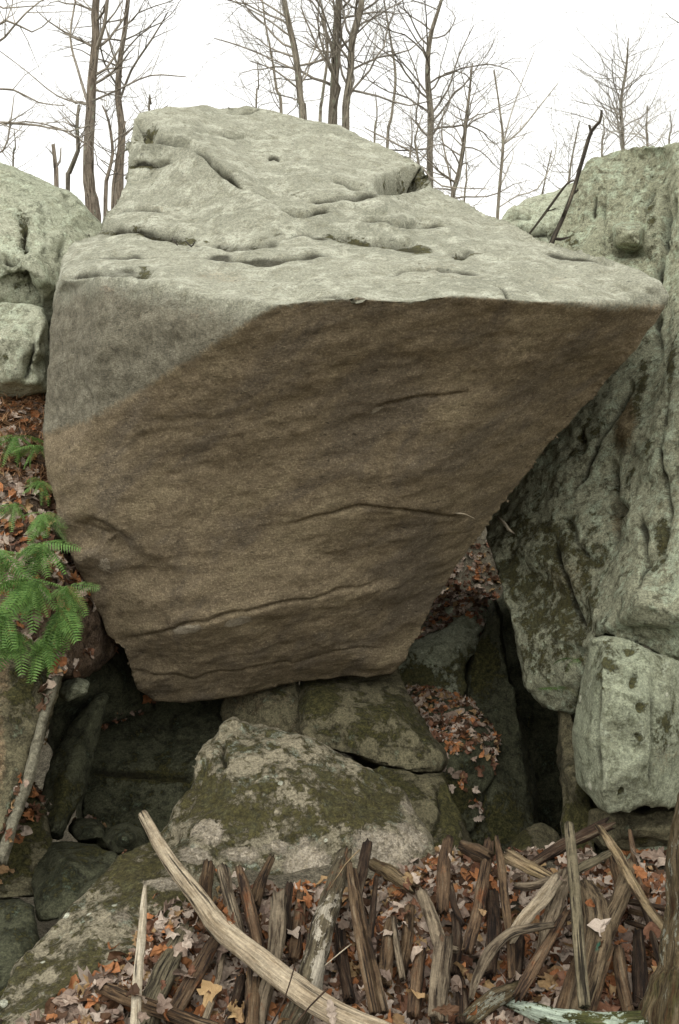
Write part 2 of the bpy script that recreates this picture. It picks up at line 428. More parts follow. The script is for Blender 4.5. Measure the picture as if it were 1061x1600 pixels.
    for it in weather: paint[:, 3] = np.maximum(paint[:, 3], poly_inside(P, it[1], it[2]) * it[3] if it[0] == 'poly' else blob(P, *it[:4], it[5] if len(it) > 5 else 0) * it[4])
    front = np.ones(nv)
    for ch, lst in ((0, brown), (1, moss), (2, pale)):
        for it in lst:
            if it[0] == 'poly': mval = poly_inside(P, it[1], it[2]) * (it[3] if len(it) > 3 else 1)
            elif it[0] == 'line': ds, _, t = polyline_dist(P, it[1]); mval = np.exp(-(ds / it[2]) ** 2) * it[3]
            else: mval = blob(P, *it[:4], it[5] if len(it) > 5 else 0) * it[4]
            paint[:, ch] = np.maximum(paint[:, ch], mval) if not (it[0] == 'poly' and len(it) > 3 and it[3] < 0) else paint[:, ch] + mval
    org = np.array([A2[:, 0].mean(), A2[:, 1].mean(), A2[:, 2].min()])
    if parent is not None: org = np.array(parent.location)
    m2.vertices.foreach_set('co', (A2 - org).ravel())
    ca = m2.color_attributes.new('paint', 'FLOAT_COLOR', 'POINT'); ca.data.foreach_set('color', paint.ravel())
    da = m2.attributes.new('dirt_shade', 'FLOAT', 'POINT'); da.data.foreach_set('value', dirt_shade)
    m2.polygons.foreach_set('use_smooth', np.ones(len(m2.polygons), bool))
    m2.materials.clear(); m2.materials.append(mat); m2.name = name; m2.update()
    o = bpy.data.objects.new(name, m2); COL.objects.link(o)
    if parent is not None: o.parent = parent
    else: o.location = org; tag(o, label, None if kind else cat, None, kind)
    if land:
        fl = np.empty(len(m2.polygons) * 4, int)
        if len(m2.loops) == len(fl):
            m2.polygons.foreach_get('vertices', fl); BVH_SRC.append((A2, fl.reshape(-1, 4)))
    return o

# ------------------------------------------------------------------ terrain (one sheet to the horizon)
def sstep(a, b, x):
    t = np.clip((x - a) / (b - a), 0, 1); return t * t * (3 - 2 * t)
def terrain_z(x, y):
    x = np.asarray(x, float); y = np.asarray(y, float)
    z = -.24 + .25 * (np.clip(y, 1.0, 5.3) - 3.9)
    z = z - .55 * sstep(-.95, -1.25, x) * sstep(4.2, 4.9, y)
    z = z - .16 * sstep(.0, -.12, x - (-.80 - (4.66 - y) * .36)) * sstep(3.2, 3.5, y)
    z = z - .45 * sstep(4.98, 5.5, y)
    z = z - .7 * sstep(.75, .95, x) * (1 - sstep(1.8, 2.1, x)) * sstep(5.5, 5.9, y) * (1 - sstep(7.6, 8.2, y))
    hx = 8.3 + 0 * x
    z = z + 4.9 * sstep(hx - .3, 12.8, y)
    z = z + .9 * sstep(2.2, 3.4, x) * (1 - sstep(7, 9, y)) + 1.0 * sstep(-2.2, -3.4, x) * (1 - sstep(7, 9, y))
    return z
def build_terrain():
    def axis(core, far, n):
        a = np.arange(core[0], core[1] + 1e-6, core[2]); g = core[2] * 1.16 ** np.arange(1, n)
        e = np.cumsum(g); e = e[e < far]
        return np.concatenate([core[0] - e[::-1], a, core[1] + e])
    X = axis((-3, 3, .05), 500, 60); Y = axis((2.5, 6.0, .05), 600, 62)
    gx, gy = np.meshgrid(X, Y)
    z = terrain_z(gx, gy)
    pts = np.stack([gx.ravel(), gy.ravel(), z.ravel()], 1)
    near = 1 / (1 + np.maximum(0, np.abs(pts[:, 0]) - 8) + np.maximum(0, pts[:, 1] - 14))
    pts[:, 2] += .035 * fbm(pts * 3, 4, 5) + .10 * vnoise(pts * .5, 9) * (np.abs(pts[:, 1] - 4.5) > 1.5)
    w, h = len(X), len(Y)
    idx = np.arange(w * h).reshape(h, w)
    q = np.stack([idx[:-1, :-1], idx[:-1, 1:], idx[1:, 1:], idx[1:, :-1]], -1).reshape(-1, 4)
    o = mesh_obj('ground', pts, q.tolist(), M['soil'], origin=np.zeros(3))
    a = o.data.color_attributes.new('paint', 'FLOAT_COLOR', 'POINT')
    a.data.foreach_set('color', np.tile([0, 0, 0, 1.], w * h))
    tag(o, 'dark leaf strewn forest soil', kind='structure')
    BVH_SRC.append((pts, q))
build_terrain()

# ------------------------------------------------------------------ the overhanging boulder
MAIN = [(205,185,6.9),(215,174,7.0),(260,165,7.2),(320,159,7.4),(345,166,7.5),(385,162,7.6),(440,175,7.5),(520,190,7.3),(580,214,7.1),
 (620,236,6.9),(658,258,6.75),(668,276,6.7),(676,297,6.6),(705,311,6.5),(742,328,6.35),(758,340,6.3),(790,350,6.1),(830,370,5.95),(880,396,5.7),(940,408,5.4),
 (1000,424,5.12),(1028,442,5.0),(1042,462,4.95),(1034,484,4.98),(960,584,5.25),(850,707,5.55),(800,770,5.65),(745,846,5.8),(715,880,5.85),
 (690,926,5.95),(655,990,6.05),(634,1030,6.12),(615,1052,6.18),(520,1056,6.2),(440,1068,6.2),(380,1088,6.15),(290,1099,6.1),(240,1098,6.1),
 (212,1080,6.0),(200,1045,5.92),(195,1017,5.85),(165,996,5.8),(140,942,5.76),(125,902,5.72),(104,862,5.68),(86,828,5.66),(88,792,5.62),
 (72,735,5.6),(66,670,5.58),(70,600,5.55),(75,520,5.5),(82,462,5.5),(92,432,5.6),(97,402,5.75),(112,382,5.95),(150,366,6.1),(160,340,6.2),
 (185,310,6.4),(198,270,6.6),(199,225,6.8)]
LIP = [(82,462,5.5),(96,437,5.32),(160,431,5.08),(240,442,4.92),(330,462,4.76),(430,474,4.62),(480,468,4.57),(560,464,4.54),(640,470,4.53),
       (700,460,4.54),(780,464,4.58),(860,470,4.67),(960,474,4.82),(1034,484,4.98)]
rock('overhanging_boulder', 'huge wedge shaped boulder with pale top and brown overhanging face, balanced on smaller rocks', MAIN, 7.7, M['main'],
  lines=[LIP, [(430,474,4.62),(380,506,4.69),(320,546,4.80),(240,594,4.96),(150,648,5.2),(66,670,5.58)],
         [(150,366,6.1),(250,374,5.8),(340,384,5.6),(400,377,5.62),(470,372,5.62),(560,386,5.55),(640,392,5.5),(720,396,5.45),(790,404,5.4)],
         [(152,362,6.12),(250,366,5.90),(340,376,5.72),(400,369,5.72),(470,364,5.72),(560,378,5.66),(640,384,5.62),(720,388,5.55)],
         [(195,1017,5.85),(300,982,5.62),(420,955,5.58),(520,935,5.6),(620,915,5.7),(690,926,5.95)],
         [(88,792,5.62),(140,800,5.44),(185,832,5.42),(190,860,5.52),(165,890,5.62),(125,902,5.72)],
         [(228,212,6.62),(290,224,6.5),(330,252,6.3),(385,292,6.1)]],
  pts=[(500,700,5.12),(300,760,5.28),(650,750,5.2),(480,860,5.45),(300,900,5.5),(780,600,4.98),(650,600,4.87),(450,580,4.84),(860,560,5.0),
       (150,540,5.1),(270,510,4.86),(120,700,5.36),(200,700,5.2),(300,400,5.4),(500,420,5.1),(700,425,5.0),(850,430,5.1),(180,400,5.55),
       (400,270,6.4),(500,300,6.15),(600,320,6.0),(300,330,6.15),(700,350,5.95),(400,1040,5.95),(280,1050,5.9),(520,1010,5.9),(120,880,5.62)],
  vox=.0150, smooth=2, amp=.020, freq=1.4, fine=.004, strata=.007, rug=.006, rugrot=12, seed=3,
  cracks=[([(205,205),(228,213),(262,216),(292,222),(318,240),(345,268),(388,292)], .014, .10, .03),
          ([(199,258),(225,252),(266,253)], .012, .04, .012), ([(205,190),(240,200)], .02, .03),
          ([(156,357),(200,361),(255,367),(300,374)], .016, .045, .010), ([(322,376),(352,382),(385,383),(410,379),(444,372)], .016, .055, .012),
          ([(515,370),(560,378),(620,386),(668,392)], .015, .05, .012), ([(700,396),(722,398),(748,390)], .014, .035, .005),
          ([(440,470),(470,458),(520,456),(575,466)], .010, .025, .012), ([(518,284),(555,296),(600,297)], .012, .07, .015), ([(330,205),(400,215),(450,212)], .007, .03), ([(560,345),(640,352),(700,350)], .009, .045, .008), ([(170,330),(220,322),(262,330)], .007, .025, .004), ([(300,398),(420,405),(500,398),(560,402)], .008, .035, .006), ([(840,396),(880,404),(960,418)], .008, .035, .006), ([(442,374),(480,368),(516,372)], .008, .035, .006), ([(600,425),(680,418),(760,428)], .008, .035, .005), ([(440,330),(475,338),(520,332)], .008, .04, .008), ([(120,405),(180,398),(240,402)], .008, .03, .005),
          ([(468,312),(500,322),(540,314),(600,302)], .010, .035, .01), ([(417,247),(428,243),(440,247)], .012, .04),
          ([(775,438),(790,452),(797,463)], .008, .03), ([(960,448),(1000,452),(1034,462)], .010, .02, .01), ([(355,170),(395,172),(410,166)], .012, .05),
          ([(580,640),(600,634),(660,622),(740,618)], .007, .016, .008), ([(440,820),(560,792),(620,798),(735,808)], .007, .022, .008),
          ([(190,1002),(270,982),(400,950),(480,940),(600,905)], .008, .022, .012), ([(98,433),(150,427),(205,426),(236,436)], .012, .045, .012),
          ([(132,600),(143,625),(148,645)], .012, .012), ([(100,812),(140,836),(188,842)], .010, .012), ([(150,1040),(300,1062),(500,1020),(620,1010)], .010, .012, .01)],
  dents=[(222,203,20,15,.08), (632,282,36,15,.20,-12), (720,398,12,5,.03), (600,335,25,6,.02), (560,330,30,6,.01), (390,400,6,3,.012), (505,405,6,3,.012), (360,330,7,3,.012), (448,268,6,4,.015), (540,420,9,3,.012), (660,350,12,4,.015), (300,345,8,3,.012), (820,425,8,3,.012), (150,840,45,22,.05,20), (225,427,15,7,.03)],
  brown=[('poly', [(428,480),(470,476),(560,468),(640,474),(700,464),(780,468),(860,474),(960,478),(1036,476),(1080,500),(860,720),(640,1080),(250,1130),(120,1020),(40,820),(40,690),
                   (150,650),(240,596),(320,548),(385,505)], 15),
         (340,430,90,18,.42), (680,420,120,26,.34), (430,400,120,14,.30), (860,440,90,14,.35), (250,325,70,16,.3)],
  weather=[('poly', [(40,470),(150,446),(260,466),(360,490),(420,500),(300,600),(180,660),(40,720)], 34, .85), (620,445,60,14,.3)],
  moss=[('line', [(156,357),(200,362),(255,368),(300,374)], 7, .55), ('line', [(322,376),(352,383),(385,385),(405,374),(442,367)], 4, .3),
        ('line', [(515,371),(560,380),(620,388),(668,393)], 6, .6), (225,202,20,15,.8), (634,281,36,15,.95,-12), (225,424,14,8,.6), (724,397,20,5,.6),  # notch blob: moss colour also paints in the shade under its overhang
        ('line', [(199,258),(266,252)], 4, .5), (700,960,60,30,.25), (220,1060,30,40,.3), (560,1040,80,20,.25)],
  pale=[(292,984,26,8,1.3,-8), (374,971,24,7,1.3,-12), (163,884,12,13,.62,30), (172,898,7,9,.5), (150,900,30,14,.45), (315,485,26,46,.50), (365,500,34,18,.50), (180,452,60,8,.45), (588,645,16,5,.8,-30), (780,560,14,5,.5,-30), (560,840,12,4,.5,-20), (450,700,10,4,.5,-30), (250,760,12,4,.45,-30),
        (890,528,10,26,.42,35), (735,808,10,3,.6)])

# ------------------------------------------------------------------ rocks behind and beside
rock('boulder', 'rounded pale lichened boulder behind the left edge of the overhanging boulder',
  [(-120,225,7.2),(-40,243,7.1),(0,257,7.0),(60,278,7.0),(112,299,7.0),(134,322,6.9),(158,352,6.9),(200,400,7.0),(200,520,7.1),(120,620,7.1),(-120,620,7.0)], 8.8, M['pale'],
  lines=[[(-60,330,6.6),(20,345,6.5),(80,370,6.45),(130,395,6.6)], [(0,418,6.3),(40,450,6.35),(66,478,6.45)]], pts=[(40,420,6.25),(90,450,6.4),(-60,500,6.5),(20,520,6.6)],
  vox=.021, smooth=2, amp=.03, freq=1.8, rug=.014, rugrot=30, seed=11, cracks=[([(25,325),(38,345),(36,375),(45,392)], .014, .08, .02), ([(60,300),(75,360),(70,400)], .012, .03, .01), ([(-20,300),(30,318)], .01, .02), ([(110,360),(95,410)], .012, .03, .01), ([(0,396),(22,402)], .015, .05), ([(-10,415),(40,452),(68,482)], .016, .08, .03), ([(100,300),(110,330)], .01, .02)],
  dents=[(20,440,40,26,.10,35), (60,440,20,20,-.05)], moss=[(20,455,40,16,.5,35), (36,350,10,30,.5)])
rock('boulder', 'square edged lichened block under the left rear boulder, above the dry grass',
  [(-100,470,6.5),(-20,478,6.3),(30,476,6.3),(64,484,6.25),(70,500,6.2),(76,540,6.3),(90,610,6.4),(40,625,6.3),(-100,640,6.4)], 7.6, M['pale'],
  lines=[[(64,484,6.25),(60,530,6.1),(58,600,6.15)]], pts=[(0,530,6.1),(20,590,6.1)], vox=.014, smooth=1, amp=.018, rug=.012, rugrot=40, seed=12, cracks=[([(48,510),(52,560),(40,600)], .015, .04)],
  dents=[(50,570,14,16,.05)], moss=[(55,560,20,40,.35), (5,550,14,20,.4)])
rock('boulder', 'low far boulder seen behind the leaning dead branch',
  [(770,420,9.2),(784,348,9.2),(800,318,9.2),(830,303,9.2),(890,290,9.2),(990,282,9.2),(1000,500,9),(960,560,9.2),(800,560,9.2)], 10.0, M['pale'],
  pts=[(850,350,8.9),(900,500,8.8)], vox=.03, amp=.05, seed=13, cracks=[([(800,360),(850,365),(880,372)], .02, .06), ([(790,350),(830,330)], .02, .04)], moss=[(860,365,40,12,.4)])
cliff = rock('lichened_crag', 'tall green lichened rock wall rising at the right edge',
  [(905,264,7.5),(922,243,7.5),(958,233,7.5),(1024,233,7.25),(1052,229,7.1),(1120,214,7.0),(1260,210,7.0),(1260,1100,5.2),(1120,1052,5.15),(1061,1032,5.15),(1000,1003,5.2),(962,990,5.3),(948,984,5.35),
   (930,1004,5.5),(915,1050,5.65),(893,1112,5.85),(862,1106,5.95),(826,1076,6.0),(808,1010,6.05),(794,960,6.1),(776,898,6.3),(764,850,6.5),(748,800,6.8),(770,640,7.2),(820,480,7.4),(862,372,7.5),(884,320,7.5)], 8.0, M['wall'],
  lines=[[(1036,266,7.2),(1042,330,7.0),(1030,430,6.7),(1020,560,6.3),(960,650,6.15),(955,760,6.0),(962,850,5.75),(948,984,5.35)],
         [(1058,266,6.95),(1061,330,6.7),(1061,430,6.4),(1050,560,6.0),(1000,700,5.8)], [(962,990,5.3),(1000,940,5.05),(1061,960,4.98),(1160,1000,4.95)]],
  pts=[(960,330,7.2),(900,420,7.0),(980,450,6.75),(900,600,6.55),(870,760,6.22),(850,880,6.0),(850,1000,5.9),(900,940,5.8),(1061,760,5.4),(1000,860,5.4),(1100,600,5.6),(1180,760,5.3),(920,1020,5.65),(820,900,6.2)],
  vox=.016, smooth=2, amp=.022, freq=1.4, fine=.009, rug=.013, rugrot=66, seed=14,
  cracks=[([(1041,290),(1042,335),(1032,400),(1022,470),(1024,560)], .016, .08, .004), ([(1056,300),(1052,335),(1040,400)], .012, .05, .01), ([(930,300),(925,340)], .012, .03), ([(950,270),(940,330),(950,400)], .012, .02, .01), ([(1040,620),(1030,700),(1045,800),(1035,880)], .012, .04, .004), ([(880,790),(900,850),(930,880)], .014, .03, .01), ([(985,590),(960,640),(935,680),(915,740),(888,762)], .018, .09, .008), ([(955,720),(962,800),(958,850)], .016, .07),
          ([(1000,480),(1010,430)], .02, .05), ([(900,270),(885,330)], .02, .02), ([(1020,290),(1008,320)], .02, .04), ([(1000,800),(1010,880),(990,930)], .014, .04), ([(850,820),(880,900),(905,990)], .016, .04)],
  dents=[(985,390,24,7,.09), (990,352,20,6,.03), (965,795,14,10,.06), (1005,340,4,20,.02), (880,590,4,3,.04), (893,605,4,8,.04), (905,690,6,16,.03), (900,970,22,30,.05), (1000,1000,60,18,.03)],
  brown=[(975,660,22,60,.85,8), (985,500,10,40,.6), (880,900,70,60,.55), (960,800,12,60,.6)],
  moss=[(905,680,8,70,.5,28), (1000,600,10,60,.45,10), (1045,560,10,60,.45), (930,560,10,40,.4,20), (1030,840,12,50,.45), (985,740,10,40,.4,15), (890,400,14,50,.35), ('poly', [(740,780),(880,760),(930,830),(960,900),(940,1000),(900,1120),(780,1080)], 60, .42), (1020,350,12,90,.35), (960,380,30,12,.4), (925,680,18,40,.35,25), (962,760,10,70,.4), (870,1070,50,40,.35), (1010,700,8,50,.3), (1000,960,60,18,.25)],
  pale=[(1020,900,60,60,.18), (980,450,40,60,.15)], cat='rock wall', land=True)
blk = rock('protruding_block', '', [(955,352,7.2),(972,344,7.2),(1000,348,7.1),(1009,362,7.1),(1007,386,7.05),(985,397,7.05),(962,388,7.1),(954,372,7.15)], 7.6, M['wall'],
  pts=[(982,366,6.72)], lines=[[(964,356,6.80),(1001,357,6.74),(1000,384,6.74),(966,382,6.80)]], vox=.011, smooth=1, rug=.01, amp=.012, fine=.004, seed=15, parent=cliff, moss=[(985,390,30,6,.5)])
rock('boulder', 'upright pale green block with dark pits at the right, leaning below the rock wall',
  [(924,1000,5.05),(945,994,5.05),(985,1002,5.0),(1012,1022,4.95),(1061,1038,5.0),(1180,1060,5.1),(1180,1290,5.0),(1061,1262,4.95),(1000,1256,4.85),(952,1274,4.85),(934,1262,4.95),(902,1222,5.15),(896,1140,5.2),(905,1080,5.2),(914,1040,5.15)], 6.0, M['block'],
  lines=[[(945,994,5.05),(938,1060,4.86),(934,1150,4.82),(940,1240,4.8),(952,1274,4.85)], [(1012,1022,4.95),(1019,1100,4.84),(1016,1180,4.8),(1020,1256,4.86)]], pts=[(975,1100,4.78),(980,1200,4.76),(1061,1150,4.93),(910,1150,5.0)],
  vox=.012, smooth=1, amp=.008, fine=.004, rug=.008, rugrot=80, freq=3, seed=16, cracks=[([(936,1060),(930,1150),(938,1230)], .010, .03), ([(1019,1060),(1024,1160),(1018,1240)], .012, .03), ([(960,1040),(985,1060),(992,1080)], .01, .02)],
  dents=[(980,1015,12,10,.03), (992,1062,6,10,.025), (1000,1105,5,8,.02), (996,1150,4,4,.02), (972,1238,4,4,.02)],
  moss=[(950,1030,12,24,.5), (985,1016,14,10,.75), (992,1062,7,12,.8), (1001,1104,6,9,.8), (975,1115,12,22,.35), (1040,1140,20,40,.5), (935,1055,8,30,.5), (996,1150,5,5,.8), (972,1238,5,5,.8), (1045,1250,20,12,.3)],
  brown=[(1045,1180,40,60,.35)])
rock('boulder', 'grey stained block wedged beneath the upright pale green block',
  [(918,1262,5.3),(960,1272,5.15),(1010,1264,5.1),(1180,1255,5.1),(1180,1330,5.1),(1061,1330,5.05),(1000,1335,5.1),(940,1330,5.15),(915,1300,5.3)], 6.0, M['damp'],
  pts=[(990,1295,5.0),(1040,1300,5.0)], vox=.015, amp=.02, seed=17, moss=[(1000,1320,30,10,.5)], pale=[(985,1290,30,14,.35)])
rock('boulder', 'lowest rounded grey block behind the sticks at the right',
  [(930,1335,5.3),(985,1322,5.15),(1040,1316,5.1),(1180,1300,5.1),(1180,1460,5.0),(1000,1450,5.0),(930,1420,5.2)], 6.0, M['block'],
  pts=[(1000,1350,4.98)], vox=.015, amp=.03, seed=18, moss=[(960,1360,30,30,.5), (1000,1400,60,20,.5)])
rock('boulder', 'narrow dark mossy rock standing between the cave mouth and the pale green block',
  [(868,1095,6.0),(893,1105,5.9),(915,1180,5.7),(930,1240,5.5),(935,1300,5.4),(925,1360,5.3),(880,1330,5.5),(884,1250,5.6),(874,1180,5.8)], 6.8, M['damp'],
  pts=[(900,1240,5.4)], vox=.015, amp=.03, seed=19, moss=[(910,1270,30,50,.7)])
# centre: seen through the gap
rock('boulder', 'dark mossy rock column at the left side of the black cleft',
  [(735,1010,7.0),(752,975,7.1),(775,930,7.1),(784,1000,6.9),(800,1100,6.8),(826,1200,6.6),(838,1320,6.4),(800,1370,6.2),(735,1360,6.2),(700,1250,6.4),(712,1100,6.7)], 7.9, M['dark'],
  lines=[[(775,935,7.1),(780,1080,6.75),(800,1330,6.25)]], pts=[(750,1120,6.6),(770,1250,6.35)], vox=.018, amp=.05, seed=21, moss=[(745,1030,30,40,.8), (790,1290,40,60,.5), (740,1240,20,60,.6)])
rock('boulder', 'green topped ledge block with leaves, seen through the gap beneath the tip',
  [(600,1020,7.1),(640,990,7.4),(682,942,7.6),(720,928,7.7),(768,938,7.6),(764,958,7.4),(742,992,7.1),(722,1040,7.0),(728,1100,6.9),(690,1120,6.9),(600,1110,6.9)], 8.4, M['block'],
  lines=[[(600,1020,7.0),(650,1018,7.0),(716,1014,6.95),(742,992,7.1)], [(690,945,7.5),(712,985,7.1),(716,1014,6.95)]], pts=[(650,1060,6.95),(735,950,7.3)], vox=.018, amp=.025, seed=22,
  moss=[(660,1060,60,30,.7), (730,1060,20,40,.9)], pale=[(735,955,30,22,.35)], land=True)
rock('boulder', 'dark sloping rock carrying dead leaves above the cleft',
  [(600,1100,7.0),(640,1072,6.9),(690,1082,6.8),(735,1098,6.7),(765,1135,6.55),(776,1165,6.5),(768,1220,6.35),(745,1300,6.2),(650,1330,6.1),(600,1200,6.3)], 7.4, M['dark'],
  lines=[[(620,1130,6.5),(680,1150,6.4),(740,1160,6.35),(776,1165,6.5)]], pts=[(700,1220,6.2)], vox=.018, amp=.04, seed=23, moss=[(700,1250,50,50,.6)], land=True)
rock('boulder', 'thick mossy pedestal rock that the overhanging boulder rests on',
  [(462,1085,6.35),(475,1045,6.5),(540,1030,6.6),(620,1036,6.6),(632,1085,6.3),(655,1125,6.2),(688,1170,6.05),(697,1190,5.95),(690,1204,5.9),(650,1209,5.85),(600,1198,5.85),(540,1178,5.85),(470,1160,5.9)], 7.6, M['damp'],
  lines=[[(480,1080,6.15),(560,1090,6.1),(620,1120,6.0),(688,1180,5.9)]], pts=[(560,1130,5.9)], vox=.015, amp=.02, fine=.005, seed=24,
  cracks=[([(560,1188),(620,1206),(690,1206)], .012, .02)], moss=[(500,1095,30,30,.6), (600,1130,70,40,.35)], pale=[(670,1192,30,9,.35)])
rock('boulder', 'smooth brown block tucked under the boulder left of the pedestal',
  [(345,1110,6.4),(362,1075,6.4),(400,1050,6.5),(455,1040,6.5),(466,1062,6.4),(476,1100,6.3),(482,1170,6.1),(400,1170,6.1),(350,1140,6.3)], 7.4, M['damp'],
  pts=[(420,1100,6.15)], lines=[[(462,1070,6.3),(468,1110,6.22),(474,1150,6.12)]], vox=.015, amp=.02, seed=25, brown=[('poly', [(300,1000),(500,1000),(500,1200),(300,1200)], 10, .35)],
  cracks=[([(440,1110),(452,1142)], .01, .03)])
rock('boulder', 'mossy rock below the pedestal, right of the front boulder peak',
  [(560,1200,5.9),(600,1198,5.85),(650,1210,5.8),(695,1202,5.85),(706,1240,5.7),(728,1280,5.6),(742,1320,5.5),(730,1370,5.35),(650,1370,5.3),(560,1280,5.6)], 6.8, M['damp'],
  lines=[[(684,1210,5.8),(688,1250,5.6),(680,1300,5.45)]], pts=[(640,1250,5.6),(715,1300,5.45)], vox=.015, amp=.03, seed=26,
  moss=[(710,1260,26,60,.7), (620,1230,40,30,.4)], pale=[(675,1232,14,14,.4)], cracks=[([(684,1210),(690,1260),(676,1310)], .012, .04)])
rock('boulder', 'half buried mossy stone in the mouth of the cleft',
  [(795,1318,5.9),(812,1296,5.95),(845,1280,6.0),(868,1290,6.0),(880,1320,5.9),(890,1370,5.6),(800,1370,5.5)], 6.5, M['damp'], pts=[(830,1315,5.7)], vox=.015, amp=.025, seed=27, moss=[(810,1310,18,14,.8)])
rock('boulder', 'small grey stone behind the stub logs, right of the front boulder',
  [(700,1345,5.35),(720,1325,5.4),(755,1330,5.4),(765,1360,5.2),(760,1400,5.0),(700,1400,5.0)], 5.9, M['block'], pts=[(730,1350,5.15)], vox=.014, amp=.015, seed=28, moss=[(740,1335,20,8,.5)])
# cave back wall
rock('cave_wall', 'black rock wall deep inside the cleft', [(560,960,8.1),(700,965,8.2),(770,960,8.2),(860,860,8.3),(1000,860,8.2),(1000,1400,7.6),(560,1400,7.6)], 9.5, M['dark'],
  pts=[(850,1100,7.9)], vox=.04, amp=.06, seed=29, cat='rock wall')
# left gully
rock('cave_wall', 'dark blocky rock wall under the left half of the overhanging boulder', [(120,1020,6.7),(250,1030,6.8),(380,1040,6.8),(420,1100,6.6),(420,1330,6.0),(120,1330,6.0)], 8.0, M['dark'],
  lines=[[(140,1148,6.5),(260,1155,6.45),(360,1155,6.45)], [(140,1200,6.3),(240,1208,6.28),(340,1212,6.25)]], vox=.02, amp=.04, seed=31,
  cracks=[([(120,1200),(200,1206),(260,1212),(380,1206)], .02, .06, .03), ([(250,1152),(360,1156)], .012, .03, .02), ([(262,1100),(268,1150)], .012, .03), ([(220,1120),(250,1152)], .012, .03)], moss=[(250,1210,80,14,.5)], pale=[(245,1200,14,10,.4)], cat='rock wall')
rock('boulder', 'long dark slab slanting down the left gully',
  [(62,1312,5.5),(66,1250,5.6),(84,1190,5.75),(112,1130,5.9),(150,1086,6.05),(168,1084,6.05),(160,1120,5.95),(148,1170,5.85),(128,1240,5.65),(96,1312,5.4)], 6.3, M['dark'],
  lines=[[(155,1100,5.9),(120,1180,5.7),(80,1300,5.35)]], vox=.014, amp=.02, seed=32, moss=[(100,1250,30,60,.4)], pale=[(140,1110,16,12,.5)])
rock('boulder', 'smooth green grey boulder in the gully beside the front boulder', [(44,1380,5.1),(48,1340,5.25),(68,1312,5.35),(105,1308,5.4),(150,1318,5.35),(182,1338,5.25),(178,1372,5.1),(150,1400,4.95),(110,1440,4.85),(60,1440,4.9)], 6.0, M['dark'],
  pts=[(110,1350,5.05),(90,1400,4.9)], vox=.014, amp=.025, seed=33, pale=[], moss=[(140,1330,40,14,.4)])
rock('boulder', 'dark boulder lying against the left flank of the front boulder', [(80,1500,4.75),(92,1440,4.9),(125,1385,5.05),(165,1345,5.15),(200,1335,5.15),(195,1380,4.95),(140,1440,4.75),(100,1500,4.6)], 5.6, M['dark'], pts=[(140,1400,4.85)], vox=.014, amp=.02, seed=34)
rock('boulder', 'egg shaped dark green stone under the upper end of the bleached log', [(158,1312,5.5),(172,1290,5.6),(200,1284,5.6),(222,1296,5.55),(232,1322,5.45),(210,1336,5.35),(180,1334,5.35)], 5.9, M['dark'], pts=[(195,1308,5.25)], vox=.012, amp=.015, seed=35)
rock('boulder', 'small flat dark stone behind the gully boulder', [(106,1296,5.7),(116,1280,5.75),(150,1280,5.75),(168,1292,5.7),(166,1312,5.55),(120,1316,5.5)], 6.1, M['dark'], pts=[(135,1296,5.5)], vox=.012, amp=.012, seed=36, land=True)
rock('boulder', 'dark boulder in the bottom left corner of the gully', [(-80,1400,4.9),(-20,1412,4.85),(28,1404,4.85),(52,1416,4.8),(50,1480,4.65),(30,1540,4.45),(-20,1600,4.3),(-80,1600,4.3)], 5.6, M['dark'], pts=[(10,1460,4.65)], vox=.015, amp=.025, seed=37)
rock('boulder', 'leaf strewn dark rock shelf at the left edge of the gully', [(-80,1200,5.8),(40,1230,5.7),(70,1250,5.6),(78,1330,5.3),(60,1400,5.1),(-80,1420,5.0)], 6.4, M['damp'], pts=[(10,1320,5.25)], vox=.016, amp=.03, seed=38, moss=[(10,1300,60,60,.5)], land=True)
rock('boulder', 'rust streaked slab under the ferns at the left edge', [(-80,990,5.2),(30,1000,5.2),(96,1030,5.25),(92,1062,5.15),(66,1130,5.05),(44,1210,4.95),(22,1280,4.85),(2,1336,4.8),(-80,1350,4.75)], 6.0, M['damp'],
  lines=[[(80,1040,5.1),(40,1180,4.88),(0,1310,4.7)]], pts=[(0,1100,4.85)], vox=.014, amp=.025, fine=.01, seed=39, brown=[(5,1060,16,60,.7), (0,1180,12,90,.7)], pale=[(10,1150,34,40,.28), (55,1120,20,50,.25)], moss=[(30,1080,40,40,.35)])
rock('boulder', 'small pale stone beneath the hanging ferns', [(90,1080,5.6),(100,1062,5.65),(122,1056,5.65),(140,1066,5.6),(136,1084,5.5),(104,1096,5.45)], 6.0, M['block'], pts=[(115,1074,5.4)], vox=.01, amp=.012, seed=40)
rock('boulder', 'dark wet rock behind the fern tips, left of the boulder base', [(110,900,6.3),(180,960,6.4),(230,1040,6.5),(240,1110,6.5),(150,1130,6.3),(96,1200,6.0),(80,1120,6.0),(90,1000,6.0)], 7.2, M['dark'], pts=[(150,1050,6.1)], vox=.018, amp=.04, seed=41, land=True)
rock('earth_bank', 'steep leaf and fern covered bank at the left', [(-160,570,6.7),(0,585,6.6),(120,590,6.7),(200,700,6.6),(220,900,6.4),(190,1010,6.1),(150,1050,5.7),(110,1060,5.4),(40,1040,5.1),(-160,1040,5.0)], 8.6, M['soil'],
  pts=[(30,680,6.1),(30,760,5.85),(60,850,5.6),(40,950,5.3),(120,950,5.55),(-60,800,5.6)], vox=.03, amp=.05, fine=.015, seed=42, kind='structure', land=True)

